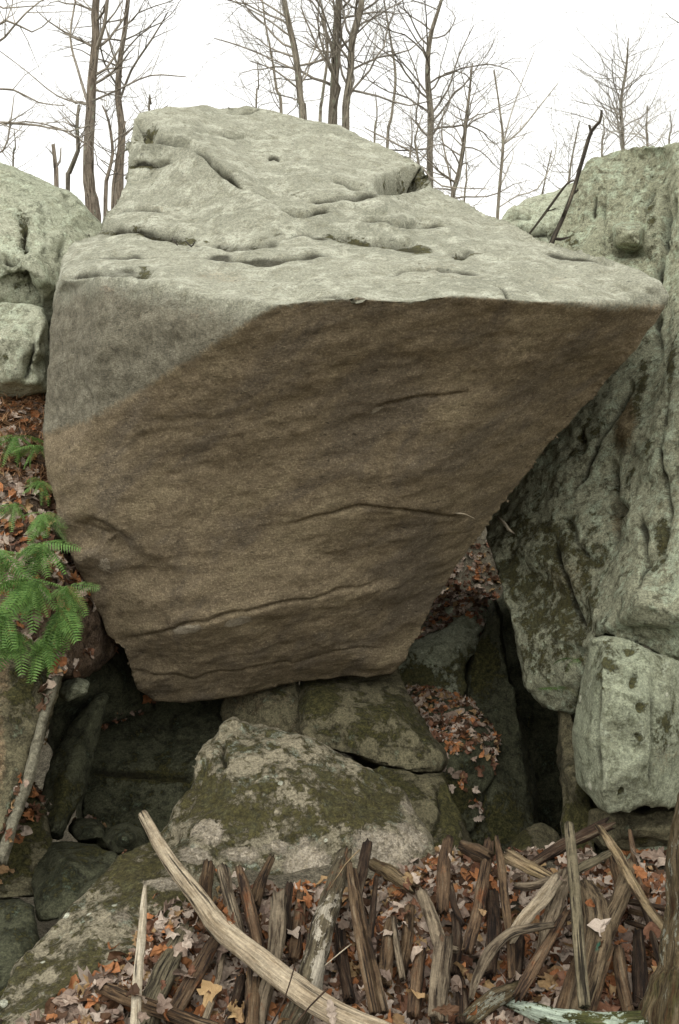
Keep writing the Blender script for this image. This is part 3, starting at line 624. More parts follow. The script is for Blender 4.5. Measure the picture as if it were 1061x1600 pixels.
# front boulder
rock('front_boulder', 'mossy pyramid shaped boulder with pale lichen crust, spreading down to the bottom left corner',
  [(-120,1720,3.75),(-60,1640,3.9),(-10,1590,4.05),(12,1552,4.15),(32,1506,4.3),(88,1452,4.55),(132,1402,4.75),(182,1348,4.95),(236,1316,5.05),(258,1294,5.1),(280,1258,5.2),(298,1240,5.25),(306,1200,5.3),(318,1168,5.4),
   (338,1150,5.45),(352,1128,5.5),(368,1122,5.5),(398,1132,5.5),(480,1150,5.5),(540,1180,5.45),(598,1214,5.4),(632,1238,5.3),(652,1272,5.2),(672,1308,5.1),(684,1338,5.05),(688,1400,4.95),(640,1500,4.7),(300,1720,3.9)], 6.3, M['front'],
  lines=[[(258,1294,5.1),(300,1290,4.98),(350,1300,4.93)], [(338,1150,5.4),(352,1200,5.2),(360,1260,5.02)], [(185,1350,4.9),(240,1400,4.62),(300,1385,4.68)]],
  pts=[(430,1200,5.15),(500,1250,5.05),(450,1320,4.93),(600,1300,5.0),(550,1380,4.85),(640,1300,5.05),(300,1340,4.82),(400,1400,4.76),(150,1460,4.38),(200,1500,4.24),(100,1520,4.2),(80,1570,4.02),(150,1570,4.08),(50,1600,3.93),(250,1450,4.50),(330,1460,4.52)],
  vox=.0138, smooth=2, amp=.02, freq=2.4, fine=.008, rug=.02, rugrot=20, seed=51,
  cracks=[([(352,1150),(345,1180),(352,1205)], .012, .04, .01), ([(318,1180),(302,1240),(270,1290)], .01, .02), ([(600,1216),(640,1250),(670,1320)], .02, .02)],
  dents=[(400,1140,20,6,.02), (255,1310,24,14,.03)],
  moss=[(400,1280,120,50,.30), (520,1260,90,50,.30), (470,1290,40,16,.25), (300,1255,24,30,.4), (560,1280,50,20,.3), (215,1365,60,46,.42), (110,1540,100,60,.30), (430,1390,14,14,.6), (270,1408,30,10,.8), (590,1250,50,30,.3), (330,1240,40,40,.3)],
  pale=[(325,1305,30,30,.95), (305,1340,34,20,.9), (262,1384,46,14,.95), (380,1335,50,18,.8), (430,1325,36,20,.75), (480,1345,54,36,.95), (600,1330,64,46,.95), (640,1260,20,30,.7), (120,1480,50,20,.52,-35), (185,1440,40,18,.55,-35), (60,1530,16,30,.45), (645,1310,40,40,.8), (405,1190,30,20,.25)], land=False)
# its copy for leaves to land on
def land_from(o):
    me = o.data; n = len(me.vertices); A = np.empty(n * 3); me.vertices.foreach_get('co', A); A = A.reshape(-1, 3) + np.array(o.location)
    fl = np.empty(len(me.loops), int); me.loops.foreach_get('vertex_index', fl)
    if len(fl) == len(me.polygons) * 4: BVH_SRC.append((A, fl.reshape(-1, 4)))
land_from(bpy.data.objects['front_boulder'])

# ------------------------------------------------------------------ logs
def gpt(px, py, lift):
    Y = (2.795 - lift) / (.25 + (py - 800) / F)
    return at(px, py, Y)

def catmull(P, R, step):
    P = [np.array(p, float) for p in P]; out, ro = [], []
    Q = [2 * P[0] - P[1]] + P + [2 * P[-1] - P[-2]]; RR = [R[0]] + list(R) + [R[-1]]
    for i in range(1, len(Q) - 2):
        n = max(2, int(np.linalg.norm(Q[i + 1] - Q[i]) / step))
        for k in range(n):
            t = k / n
            out.append(.5 * (2 * Q[i] + (Q[i + 1] - Q[i - 1]) * t + (2 * Q[i - 1] - 5 * Q[i] + 4 * Q[i + 1] - Q[i + 2]) * t ** 2 + (3 * Q[i] - 3 * Q[i + 1] + Q[i + 2] - Q[i - 1]) * t ** 3))
            ro.append(RR[i] * (1 - t) + RR[i + 1] * t)
    out.append(P[-1]); ro.append(R[-1])
    return np.array(out), np.array(ro)

def tube(P, R, sides=20, rough=.16, seed=0, flat=1.0, jag=.7, step=.017, ridges=.075, split=0):
    C, r = catmull(P, R, step); n = len(C)
    T = np.gradient(C, axis=0); T /= np.linalg.norm(T, axis=1)[:, None] + 1e-9
    up = np.array([0, 0, 1.]) if abs(T[0][2]) < .9 else np.array([0, 1., 0])
    u = np.cross(up, T[0]); u /= np.linalg.norm(u)
    V, A = [], []; s = 0
    th = np.linspace(0, 2 * math.pi, sides, endpoint=False)
    rs = np.random.RandomState(seed)
    prof = 1 + ridges * np.sin(th * 3 + rs.rand() * 6) + ridges * .8 * np.sin(th * 5 + rs.rand() * 6)
    if split: prof *= np.where(np.abs(((th - rs.rand() * 6) + math.pi) % (2 * math.pi) - math.pi) < .9, .62, 1)
    jg0, jg1 = rs.rand(sides), rs.rand(sides)
    ph = rs.rand() * 1.5
    for i in range(n):
        if i: s += np.linalg.norm(C[i] - C[i - 1])
        u = u - T[i] * (u @ T[i]); u /= np.linalg.norm(u); v = np.cross(T[i], u)
        tw = s * 1.2 * (ph - .7)
        ring = (np.cos(th + tw)[:, None] * u + np.sin(th + tw)[:, None] * v * flat)
        pts = C[i] + ring * (r[i] * prof)[:, None]
        nz = vnoise(pts * 16, seed) * .7 + vnoise(pts * 40, seed + 1) * .5
        gv = vnoise(np.stack([np.cos(th) * 3.2, np.sin(th) * 3.2, np.full(sides, s * 2.2)], 1), seed + 2) * .6 + vnoise(np.stack([np.cos(th) * 6, np.sin(th) * 6, np.full(sides, s * 4)], 1), seed + 3) * .5
        pts = pts + ring * (r[i] * (rough * nz + ridges * 1.1 * gv))[:, None]
        if i == 0: pts = pts - T[i] * (jg0 ** 2 * r[i] * jag * 1.6)[:, None]
        if i == n - 1: pts = pts + T[i] * (jg1 ** 2 * r[i] * jag * 1.6)[:, None]
        V += pts.tolist(); A += [(math.cos(a) * r[i] * 1.0, math.sin(a) * r[i] * 1.0, s) for a in th]
    Fc = []
    for i in range(n - 1):
        for k in range(sides):
            a, b = i * sides + k, i * sides + (k + 1) % sides
            Fc.append([a, b, b + sides, a + sides])
    for e, base in ((0, 0), (n - 1, (n - 1) * sides)):
        sg = -1 if e == 0 else 1
        V.append((C[e] + sg * T[e] * r[e] * -.15).tolist()); A.append((0, 0, s * (e > 0))); c = len(V) - 1
        for k in range(sides):
            a, b = base + k, base + (k + 1) % sides
            Fc.append([b, a, c] if e == 0 else [a, b, c])
    return np.array(V), Fc, np.array(A)

def set_fib(o, A, name='fib'):
    a = o.data.attributes.new(name, 'FLOAT_VECTOR', 'POINT'); a.data.foreach_set('vector', np.asarray(A, float).ravel())

LOGN = [0]; LOGP = []
def log(name, label, pts, mat, cat='log', group='sticks and logs piled in front of the rocks', extra=(), ground=True, **k):
    """pts: (px, py, lift, width px)"""
    LOGN[0] += 1; sd = LOGN[0] * 13; LOGP.append((pts, label))
    def conv(pp):
        P, R = [], []
        for (x, y, l, w) in pp:
            q = gpt(x, y, l) if ground else at(x, y, l)
            P.append(q); R.append(w / 2 * .93 * q[1] / F)
        return P, R
    P, R = conv(pts)
    V, Fc, A = tube(P, R, seed=sd, **k)
    for e in extra:
        P2, R2 = conv(e); V2, F2, A2 = tube(P2, R2, seed=sd + 5, **k)
        Fc = Fc + [[i + len(V) for i in f] for f in F2]; V = np.concatenate([V, V2]); A = np.concatenate([A, A2])
    o = mesh_obj(name, V, Fc, M[mat]); set_fib(o, A)
    tag(o, label, cat, group)
    tri = [f if len(f) == 4 else f + [f[-1]] for f in Fc]
    BVH_SRC.append((V, np.array(tri)))
    return o

log('log', 'long bent bleached log lying diagonally over the whole pile', [(224,1274,.22,17),(262,1340,.22,24),(318,1414,.22,31),(346,1452,.22,36),(400,1496,.21,38),(455,1540,.20,41),(520,1582,.18,40),(620,1625,.16,38)], 'bleached', sides=22, rough=.07, ridges=.05, jag=.3)
log('splinter', 'thin silvery pointed stick standing in front of the mossy rock at the left', [(227,1378,.30,3),(225,1400,.30,9),(221,1460,.27,15),(214,1540,.22,17),(210,1625,.18,19)], 'white_wood', sides=12, rough=.08, jag=.2)
log('log', 'reddish brown log passing behind the foot of the silvery stick', [(160,1543,.06,20),(200,1560,.08,24),(260,1582,.10,24),(340,1612,.08,24)], 'brown_wood')
log('log', 'broad olive half log between the silvery stick and the rusty log', [(290,1452,.06,30),(262,1510,.08,40),(238,1566,.07,42),(228,1600,.05,40)], 'olive_wood', flat=.7, split=1)
log('log', 'brown log with a rust orange rotten side, below the bend of the bleached log', [(344,1455,.09,20),(318,1500,.10,27),(290,1550,.09,28),(266,1590,.08,26)], 'rust_wood', split=1)
log('stick', 'slim grey stick right of the rust sided log', [(350,1486,.07,8),(337,1545,.07,11),(318,1602,.06,13)], 'grey_wood')
log('log', 'dark stub with mossy cut top against the pale lichen', [(326,1354,.12,20),(320,1392,.10,22),(318,1440,.08,22)], 'brown_wood')
log('log', 'pinkish grey barked log left of the orange topped log', [(348,1360,.16,20),(356,1398,.15,20),(368,1445,.12,22),(380,1490,.08,22)], 'grey_wood', rough=.18)
log('log', 'slender log with a bright orange rotten top', [(374,1358,.17,12),(386,1400,.17,20),(398,1455,.14,21),(408,1500,.10,20)], 'rust_wood')
log('log', 'short brown snag leaning left beneath the pale lichen', [(424,1342,.10,12),(408,1378,.10,18),(398,1412,.08,20)], 'brown_wood', jag=1.2)
log('log', 'upright fibrous grey log with a flat broken top', [(437,1402,.19,26),(434,1450,.18,28),(428,1510,.12,26),(412,1560,.08,26),(402,1620,.05,24)], 'grey_wood', ridges=.14)
log('log', 'plain brown log coming out below the bleached log', [(398,1490,.05,24),(396,1545,.08,27),(393,1620,.08,28)], 'brown_wood')
log('log', 'thin brown log between two thicker ones under the bleached log', [(378,1530,.04,18),(368,1570,.05,20),(350,1625,.05,20)], 'dark_wood')
log('log', 'thick log with white lichen patches and rust scars', [(538,1336,.20,24),(524,1385,.20,34),(510,1430,.20,38),(494,1490,.18,42),(476,1555,.12,44),(448,1620,.06,44)], 'lichen_wood', sides=20)
log('log', 'dark red brown stick leaning left at the right of the lichen patched log', [(574,1320,.20,16),(565,1368,.18,19),(555,1420,.14,18)], 'dark_wood')
log('log', 'left half of the split pole in the middle of the pile', [(545,1350,.25,11),(554,1420,.24,16),(568,1500,.20,17),(584,1582,.12,17)], 'brown_wood', jag=.4, flat=.8)
log('log', 'right half of the split pole in the middle of the pile', [(553,1360,.23,10),(565,1425,.21,14),(582,1500,.17,15),(600,1580,.10,16)], 'brown_wood', jag=.4, flat=.8)
log('log', 'splintered fibrous chunk below the right foot of the front boulder', [(586,1352,.08,20),(612,1366,.10,26),(640,1384,.08,20)], 'tan_wood', jag=1.4, split=1)
log('stick', 'narrow dark stick just right of the split pole', [(588,1372,.12,8),(582,1430,.12,12),(576,1490,.08,12)], 'dark_wood')
log('log', 'knobbly brown stub with flaking bark', [(612,1440,.08,20),(606,1480,.09,22),(600,1535,.07,22)], 'brown_wood', rough=.3)
log('stick', 'thin grey splinter beside the knobbly brown stub', [(616,1436,.12,10),(622,1480,.12,15),(630,1528,.08,14)], 'grey_wood', split=1)
log('log', 'crooked grey brown log with a knotty top above the pale split log', [(660,1398,.16,20),(676,1440,.16,23),(690,1478,.14,24),(712,1484,.14,12)], 'grey_wood', rough=.2)
log('log', 'pale fibrous split log, knee shaped top, right of centre', [(690,1474,.18,30),(686,1520,.15,32),(682,1592,.08,32)], 'grey_wood', ridges=.16, split=1)
log('log', 'reddish brown squat log left of the pale split log', [(656,1490,.11,20),(650,1540,.10,22),(645,1586,.07,22)], 'rust_wood')
log('log', 'upright brown stub with rusty middle behind the leaves', [(700,1316,.20,18),(694,1356,.18,22),(692,1420,.12,20)], 'rust_wood', jag=1.1)
log('stick', 'twisted dark stick right of the rusty stub', [(704,1382,.14,8),(710,1416,.14,12),(724,1445,.12,7)], 'dark_wood', rough=.25)
log('log', 'short charcoal grey log in the leaf gap', [(712,1432,.10,16),(714,1475,.10,19),(708,1520,.06,18)], 'dark_wood')
log('log', 'brown log with orange streaks leaning under the forked pole', [(764,1318,.20,18),(756,1370,.20,20),(746,1425,.17,21),(730,1485,.12,20)], 'rust_wood', jag=.9)
log('log', 'dark flat brown log beneath the forked pole', [(768,1398,.12,22),(772,1450,.12,24),(764,1520,.07,22)], 'dark_wood')
log('log', 'slim pointed pole, right arm of the forked pair', [(776,1308,.26,7),(783,1350,.25,14),(790,1410,.23,15),(797,1470,.17,13),(800,1530,.10,12)], 'brown_wood', jag=.4)
log('log', 'stubby broken log end pointing left above the pile', [(724,1322,.22,22),(742,1330,.23,26),(762,1340,.22,24)], 'brown_wood', rough=.2)
log('log', 'tan splintered log running right behind the forked pair', [(794,1336,.22,26),(830,1356,.22,24),(866,1374,.20,18)], 'tan_wood', split=1)
log('log', 'pale tan broken branch slanting down left from the knot', [(868,1376,.26,20),(846,1406,.25,24),(816,1440,.22,22),(796,1468,.18,20)], 'bleached', rough=.18, split=1)
log('stick', 'short grey branch stub meeting the knot from the left', [(806,1384,.18,11),(832,1384,.20,14),(858,1376,.22,14)], 'grey_wood')
log('branch', 'curved grey branch bending down to the left over the leaves', [(862,1446,.22,10),(828,1451,.24,15),(796,1460,.22,17),(766,1488,.18,19),(744,1530,.12,15),(736,1560,.08,8)], 'grey_wood', rough=.15)
log('log', 'curved grey log hugging the left side of the tall post', [(882,1368,.18,22),(870,1410,.18,26),(858,1445,.16,24),(846,1490,.10,16)], 'grey_wood')
log('log', 'broken log with bright orange split face pointing down left', [(884,1428,.16,16),(862,1468,.17,20),(838,1510,.14,24),(814,1552,.10,22)], 'rust_wood', split=1, jag=1.2)
log('post', 'tall straight olive grey cracked post, frontmost at the right', [(889,1290,.36,16),(896,1370,.34,19),(903,1460,.28,20),(908,1520,.22,20),(913,1572,.16,20)], 'olive_wood', rough=.05, ridges=.06, jag=.3, sides=16)
log('log', 'yellowish fibrous stick leaning right across the right side', [(936,1294,.34,12),(962,1332,.33,18),(990,1385,.30,19),(1012,1420,.27,18),(1045,1462,.22,15)], 'tan_wood', jag=1.0, split=1)
log('stick', 'thin red brown stick standing behind the yellowish stick', [(984,1298,.24,7),(992,1345,.23,10),(1004,1400,.18,10)], 'rust_wood')
log('stump', 'broad forked grey stump with a turquoise green stain', [(918,1386,.16,26),(932,1425,.19,42),(934,1470,.18,48),(922,1520,.13,46),(905,1585,.06,42)], 'stained_wood', sides=22, rough=.10, extra=[[(984,1356,.22,22),(970,1400,.22,28),(952,1440,.19,30),(938,1480,.14,26)]])
st = bpy.data.objects['stump']; q = np.empty(len(st.data.vertices) * 3); st.data.vertices.foreach_get('co', q); q = q.reshape(-1, 3) + np.array(st.location)
a = st.data.attributes.new('stain', 'FLOAT', 'POINT'); pq = proj(q); a.data.foreach_set('value', blob(pq, 936, 1478, 6, 16, 22) * .8 + blob(pq, 924, 1502, 4, 6) * .7)
log('stick', 'slanting reddish stick right of the stained stump', [(956,1480,.14,9),(940,1525,.13,15),(922,1585,.08,15)], 'brown_wood')
log('log', 'curved plain log low at the right, left of the dark log', [(966,1484,.12,18),(972,1530,.11,22),(986,1595,.06,22)], 'brown_wood')
log('log', 'dark log half covered by pale leaves at the right', [(998,1460,.10,18),(1000,1520,.08,24),(1000,1590,.04,24)], 'dark_wood')
log('stick', 'thin dark stick beside the mossy trunk', [(1000,1400,.18,9),(1016,1450,.16,11),(1034,1515,.10,11)], 'dark_wood')
log('log', 'dark red brown log lying behind the tall post', [(830,1352,.14,16),(880,1322,.20,20),(945,1290,.26,20)], 'dark_wood', rough=.2, jag=1.2)
log('stick', 'olive stick crossing behind the tall post', [(872,1378,.16,14),(915,1352,.20,16),(955,1332,.22,10)], 'olive_wood')
log('log', 'dark brown stub at the foot of the tall post, to its left', [(904,1500,.07,18),(890,1545,.08,24),(876,1590,.05,24)], 'brown_wood')
log('log', 'short mossy mottled log beside the lichened root', [(732,1592,.04,30),(765,1565,.07,32),(806,1545,.07,24)], 'mossy_bark', rough=.2)
log('stick', 'topmost of the thin stacked sticks beside the mossy trunk', [(965,1405,.10,10),(1010,1414,.11,10),(1060,1425,.1,10)], 'dark_wood', step=.04)
log('stick', 'middle one of the thin stacked sticks beside the mossy trunk', [(985,1424,.08,9),(1020,1432,.1,10),(1060,1440,.1,9)], 'brown_wood', step=.04)
log('stick', 'lowest of the thin stacked sticks beside the mossy trunk', [(980,1440,.06,8),(1015,1452,.08,9),(1060,1462,.08,8)], 'dark_wood', step=.04)
log('log', 'dark log sunk in leaves between the lichen patched log and split pole', [(530,1450,.05,18),(535,1500,.06,20),(545,1560,.04,20)], 'dark_wood')
log('log', 'brown rotten log sunk in leaves left of the lichen patched log', [(470,1400,.06,16),(466,1450,.07,20),(458,1500,.05,18)], 'rust_wood')
log('log', 'dark stub right of the brown rotten log', [(452,1385,.12,14),(446,1420,.10,18),(450,1460,.07,16)], 'dark_wood')
log('log', 'rotten brown log behind the pale split log', [(640,1420,.04,16),(636,1470,.05,20),(628,1520,.03,18)], 'brown_wood')
log('log', 'buried dark log right of the pale split log', [(716,1520,.03,18),(722,1560,.05,22),(722,1600,.03,20)], 'dark_wood')
log('log', 'dark brown log hidden behind the curved branch', [(812,1470,.05,18),(806,1520,.06,20),(790,1560,.04,20)], 'dark_wood')
log('log', 'red brown stub between stained stump and yellowish stick', [(958,1330,.20,16),(966,1360,.19,24),(976,1400,.15,22)], 'brown_wood', rough=.25)

# tree trunk with root at the right edge
tr = empty('tree_trunk', gpt(1090, 1600, 0)); tag(tr, 'mossy lichen specked tree trunk rising at the bottom right corner', 'tree')
V, Fc, A = tube([at(1215,1000,4.0), at(1160,1130,3.95), at(1112,1250,3.88), at(1094,1350,3.82), at(1090,1430,3.76), at(1082,1520,3.7), at(1072,1610,3.62), at(1080,1800,3.6)],
                [w / 2 * 3.8 / F for w in (92, 96, 100, 102, 92, 104, 136, 180)], sides=36, rough=.09, seed=901, ridges=.05)
o = mesh_obj('trunk', V, Fc, M['mossy_bark'], tr); set_fib(o, A)
V, Fc, A = tube([at(1110,1620,3.55), at(1060,1602,3.6), at(1000,1598,3.66), at(940,1598,3.72), at(880,1592,3.78), at(835,1580,3.85), at(790,1566,3.98)],
                [w / 2 * 3.7 / F for w in (70, 52, 36, 34, 32, 26, 12)], sides=20, rough=.12, seed=902, ridges=.05)
o = mesh_obj('root', V, Fc, M['root'], tr); set_fib(o, A)
# root / rib along the left slab
log('root', 'grey green root running down the edge of the rust streaked slab', [(94,1035,5.1,12),(84,1070,5.02,13),(66,1130,4.93,15),(46,1210,4.83,18),(22,1280,4.74,19),(2,1345,4.66,18)], 'block', cat='root', group=None, ground=False, rough=.2)

# ------------------------------------------------------------------ twigs and dead branch
def twiggy(name, label, paths, mat, cat='twig', sides=8, group=None):
    Vs, Fs, As = [], [], []; k = 0
    for pp in paths:
        P = [at(x, y, Y) for (x, y, Y, w) in pp]; R = [w / 2 * Y / F for (x, y, Y, w) in pp]
        V, Fc, A = tube(P, R, sides=sides, rough=.12, seed=len(Vs) + 77, step=.05)
        Fs += [[i + k for i in f] for f in Fc]; Vs.append(V); As.append(A); k += len(V)
    o = mesh_obj(name, np.concatenate(Vs), Fs, M[mat]); set_fib(o, np.concatenate(As)); tag(o, label, cat, group)
    return o
twiggy('dead_branch', 'tall dark forked dead branch leaning behind the boulder at the right', [
    [(858,392,6.0,9),(866,370,6.02,8),(880,340,6.05,7),(897,295,6.1,7),(910,250,6.15,6),(924,205,6.2,6),(937,190,6.2,5),(940,173,6.2,4)],
    [(924,208,6.2,5),(921,196,6.2,4)], [(893,305,6.1,4),(903,297,6.1,3)], [(862,372,6.02,5),(876,374,6.0,5),(887,371,6.0,3)], [(879,338,6.05,4),(884,328,6.0,5)]], 'branch', 'branch')
twiggy('dead_branch', 'thin straight dead twig crossing behind the tall dead branch', [[(822,372,6.1,3),(850,335,6.1,4),(872,305,6.1,4),(886,287,6.1,3),(897,282,6.1,3)], [(855,330,6.1,2),(868,326,6.1,2)]], 'branch', 'branch')
twiggy('twig', 'pale peeled twig caught on the moss right of the gap', [[(778,808,6.15,4),(788,818,6.05,5),(795,828,6.0,5),(803,834,6.0,3)]], 'white_wood')
twiggy('twig', 'pale twig stuck to the brown face near the right edge', [[(712,802,5.5,2.5),(725,803,5.5,3),(741,810,5.52,2)]], 'white_wood')
twiggy('twig', 'tiny straight dark twig on the pale top ledge, left of the curled one', [[(269,373,5.6,2),(277,383,5.55,2)]], 'branch')
twiggy('twig', 'tiny curled dark twig on the pale top ledge', [[(290,377,5.6,2),(299,385,5.52,2.5),(304,379,5.55,2)]], 'branch')
twiggy('grass_stalk', 'dry stalk crossing the bleached log, rising to the right', [[(425,1600,3.5,2.5),(445,1560,3.55,2.5),(462,1505,3.6,2)]], 'dark_wood', 'stalk')
twiggy('grass_stalk', 'dark stalk slanting across the lower end of the bleached log', [[(455,1608,3.5,3),(485,1572,3.55,2.5),(512,1545,3.6,3)]], 'dark_wood', 'stalk')
twiggy('grass_stalk', 'pale stalk leaning on the lichen patched log', [[(500,1515,3.95,1.5),(530,1490,4.0,2),(549,1475,4.05,2)]], 'white_wood', 'stalk')
twiggy('grass_stalk', 'thin pale stem arching over the left half of the split pole', [[(514,1390,4.3,2),(540,1350,4.35,2),(562,1328,4.4,2)]], 'tan_wood', 'stalk')

# ------------------------------------------------------------------ trees
def grow(P0, d, L, r, depth, out, rs, up=.12, spread=.55, twig=.0018):
    """recursive branching; out collects (points, radii)"""
    n = max(3, int(L / .16)); P = [np.array(P0)]; R = [r]; d = d / np.linalg.norm(d)
    kids = []
    for i in range(n):
        d = d + rs.normal(0, .19, 3); d[2] += up * .12; d /= np.linalg.norm(d)
        P.append(P[-1] + d * L / n); f = (i + 1) / n; R.append(r * (1 - .78 * f))
        if depth > 0 and f > .18 and rs.rand() < (.85 if depth > 1 else .8): kids.append((P[-1], d.copy(), f, R[-1]))
    out.append((P, R))
    for (p, dd, f, rr) in kids:
        a = rs.normal(0, 1, 3); a -= dd * (a @ dd); a /= np.linalg.norm(a) + 1e-9
        ang = spread + rs.rand() * .35
        nd = dd * math.cos(ang) + a * math.sin(ang); nd[2] += .18
        grow(p, nd, L * (1 - f * .55) * (.42 + rs.rand() * .25), max(twig, rr * .62), depth - 1, out, rs, up, spread, twig)

def tubes_fast(lst, sides_big=6, sides_small=3, thr=.006):
    Vs, Fs, As = [], [], []; k = 0
    for P, R in lst:
        P = np.array(P); n = len(P); sd = sides_big if R[0] > thr else sides_small
        T = np.gradient(P, axis=0); T /= np.linalg.norm(T, axis=1)[:, None] + 1e-9
        u = np.cross(T, np.array([.3, .9, .1])); u /= np.linalg.norm(u, axis=1)[:, None] + 1e-9; v = np.cross(T, u)
        th = np.arange(sd) * 2 * math.pi / sd
        R = np.array(R)
        ring = P[:, None, :] + (np.cos(th)[None, :, None] * u[:, None, :] + np.sin(th)[None, :, None] * v[:, None, :]) * R[:, None, None]
        Vs.append(ring.reshape(-1, 3))
        s = np.concatenate([[0], np.cumsum(np.linalg.norm(np.diff(P, axis=0), axis=1))])
        fa = np.zeros((n, sd, 3)); fa[..., 0] = np.cos(th)[None, :] * R[:, None]; fa[..., 1] = np.sin(th)[None, :] * R[:, None]; fa[..., 2] = s[:, None]
        As.append(fa.reshape(-1, 3))
        i = np.arange(n - 1)[:, None] * sd + np.arange(sd)[None, :]; j = np.arange(n - 1)[:, None] * sd + (np.arange(sd)[None, :] + 1) % sd
        Fs.append((np.stack([i, j, j + sd, i + sd], -1).reshape(-1, 4) + k)); k += n * sd
    return np.concatenate(Vs), np.concatenate(Fs).tolist(), np.concatenate(As)

def tree(label, Y, trunk, limbs=(), mat='bark', tmat='twig', seed=0, nb=16, L=1.6, depth=3, start=.25, sides=(0,), up=.15, name='bare_tree', extend=3.0, tw=.0018, spread=.55, bias=None):
    """trunk: (px,py,width px) from base to top, all at distance Y; the base goes on down to the ground"""
    rs = np.random.RandomState(seed)
    P = [np.array(at(x, y, Y)) for x, y, w in trunk]; R = [w / 2 * .80 * Y / F for x, y, w in trunk]
    gz = float(terrain_z(P[0][0], Y)) - .1
    base = P[0].copy(); base[2] = min(gz, P[0][2] - .05)
    Pn = [base] + P; Rn = [R[0] * 1.25] + R
    if trunk[-1][1] <= 5:                                      # trunk leaves the frame: carry it on
        d = P[-1] - P[-2]; d /= np.linalg.norm(d)
        for k in range(1, 4): Pn.append(P[-1] + d * extend * k / 3 + rs.normal(0, .06, 3)); Rn.append(R[-1] * (1 - .3 * k))
    root = empty(name, base); tag(root, label, 'tree', None)
    V, Fc, A = tube(Pn, Rn, sides=12, rough=.10, seed=seed, step=.12, ridges=.06)
    o = mesh_obj('trunk', V, Fc, M[mat], root); set_fib(o, A)
    out = []
    for lb in limbs:                                           # traced main limbs
        LP = [np.array(at(x, y, Y + (dy if i else 0))) for i, (x, y, w, dy) in enumerate(lb)]; LR = [w / 2 * .75 * Y / F for x, y, w, dy in lb]
        C, r = catmull(LP, LR, .15); out.append((list(C), list(r)))
        n = len(C)
        for i in range(1, n):
            if rs.rand() < .75:
                d = C[i] - C[i - 1]; d /= np.linalg.norm(d) + 1e-9; a = rs.normal(0, 1, 3); a -= d * (a @ d); a /= np.linalg.norm(a)
                nd = d * .75 + a * .7; nd[2] += .2
                grow(C[i], nd, L * (.3 + .35 * rs.rand()) * (1 - .4 * i / n), max(tw, r[i] * .55), depth - 1, out, rs, up, spread, tw)
    C, r = catmull(Pn[1:], Rn[1:], .1); n = len(C)
    nb = int(nb * 2.2)
    for k in range(nb):
        f = start + (1 - start) * (k + rs.rand()) / nb; i = min(n - 2, int(f * (n - 1)))
        d = C[i + 1] - C[i]; d /= np.linalg.norm(d)
        az = rs.rand() * 2 * math.pi; a = np.array([math.cos(az), math.sin(az) * .8, 0])
        if bias: a = a + np.array([bias, 0, 0]) * .6
        nd = a * .95 + d * (.35 + .5 * rs.rand())
        grow(C[i], nd, L * (.6 + .6 * rs.rand()) * (1 - .35 * f), max(tw, r[i] * .38), depth, out, rs, up, spread, tw)
    V, Fc, A = tubes_fast(out)
    o = mesh_obj('crown', V, Fc, M[tmat], root); set_fib(o, A)
    return root

tree('large straight bare tree with thickest trunk, left of the boulder peak', 13, [(146,338,30),(141,300,22),(138,250,20),(141,190,19),(144,120,17),(150,60,16),(150,0,14)],
     limbs=[[(140,170,8,0),(125,120,6,.2),(110,60,5,.4),(118,0,4,.5)], [(150,80,9,0),(163,40,8,-.2),(168,0,7,-.3)], [(140,160,5,0),(185,140,4,-.4),(235,118,3,-.7),(290,120,2,-.9)], [(141,165,4,0),(90,150,3,.3),(40,110,2,.4),(0,80,2,.4)],
            [(135,225,4,0),(90,200,3,.2),(40,190,3,.3),(-20,200,2,.4)]], mat='bark_brown', seed=101, nb=12, L=1.5, start=.2)
tree('slender forked bare tree just right of the thickest trunk', 13.6, [(186,318,17),(188,260,14),(190,200,14),(184,150,12),(188,90,10),(196,40,9),(200,0,8)],
     limbs=[[(186,160,6,0),(205,110,5,-.2),(238,60,4,-.4),(262,20,2,-.5)], [(190,120,5,0),(175,80,4,.2),(165,40,3,.3)], [(190,215,4,0),(220,190,3,.2),(262,165,2,.4)]], mat='bark_brown', seed=102, nb=13, L=1.4)
tree('thin crooked sapling leaning between two trunks at the left', 12.6, [(165,310,8),(168,275,7),(176,240,6),(170,190,5),(160,165,3)], mat='bark_brown', seed=103, nb=7, L=.8, depth=2)
tree('thin sapling hard against the boulder shoulder at the left', 12.9, [(176,320,7),(180,270,6),(186,230,5),(196,190,3)], mat='bark_brown', seed=113, nb=7, L=.7, depth=2)
tree('crooked grey sapling standing on the left rear boulder', 11.9, [(106,300,9),(108,270,9),(122,235,8),(120,200,7),(123,165,5)], mat='bark', seed=104, nb=5, L=.7, depth=2, start=.5)
tree('short broken snag with a forked top above the left boulder', 11.7, [(88,292,9),(87,262,8),(83,226,7)], limbs=[[(87,262,6,0),(94,250,4,0),(95,232,3,0)]], mat='bark_brown', seed=105, nb=1, L=.2, depth=1, start=.8)
tree('bare tree just outside the left edge whose branches reach into the frame', 11.5, [(-40,330,20),(-36,250,18),(-30,150,16),(-34,60,14),(-30,0,12)],
     limbs=[[(-36,190,7,0),(10,192,6,0),(60,196,4,-.1),(110,205,3,-.2),(150,190,2,-.2)], [(-30,60,6,0),(10,32,5,0),(50,50,3,0),(80,30,2,0)], [(-36,255,5,0),(5,235,4,0),(15,200,4,0),(22,150,2,0)], [(-30,140,5,0),(20,140,4,0),(60,160,3,0),(100,165,2,0)]], seed=106, nb=12, L=1.5, bias=.5)
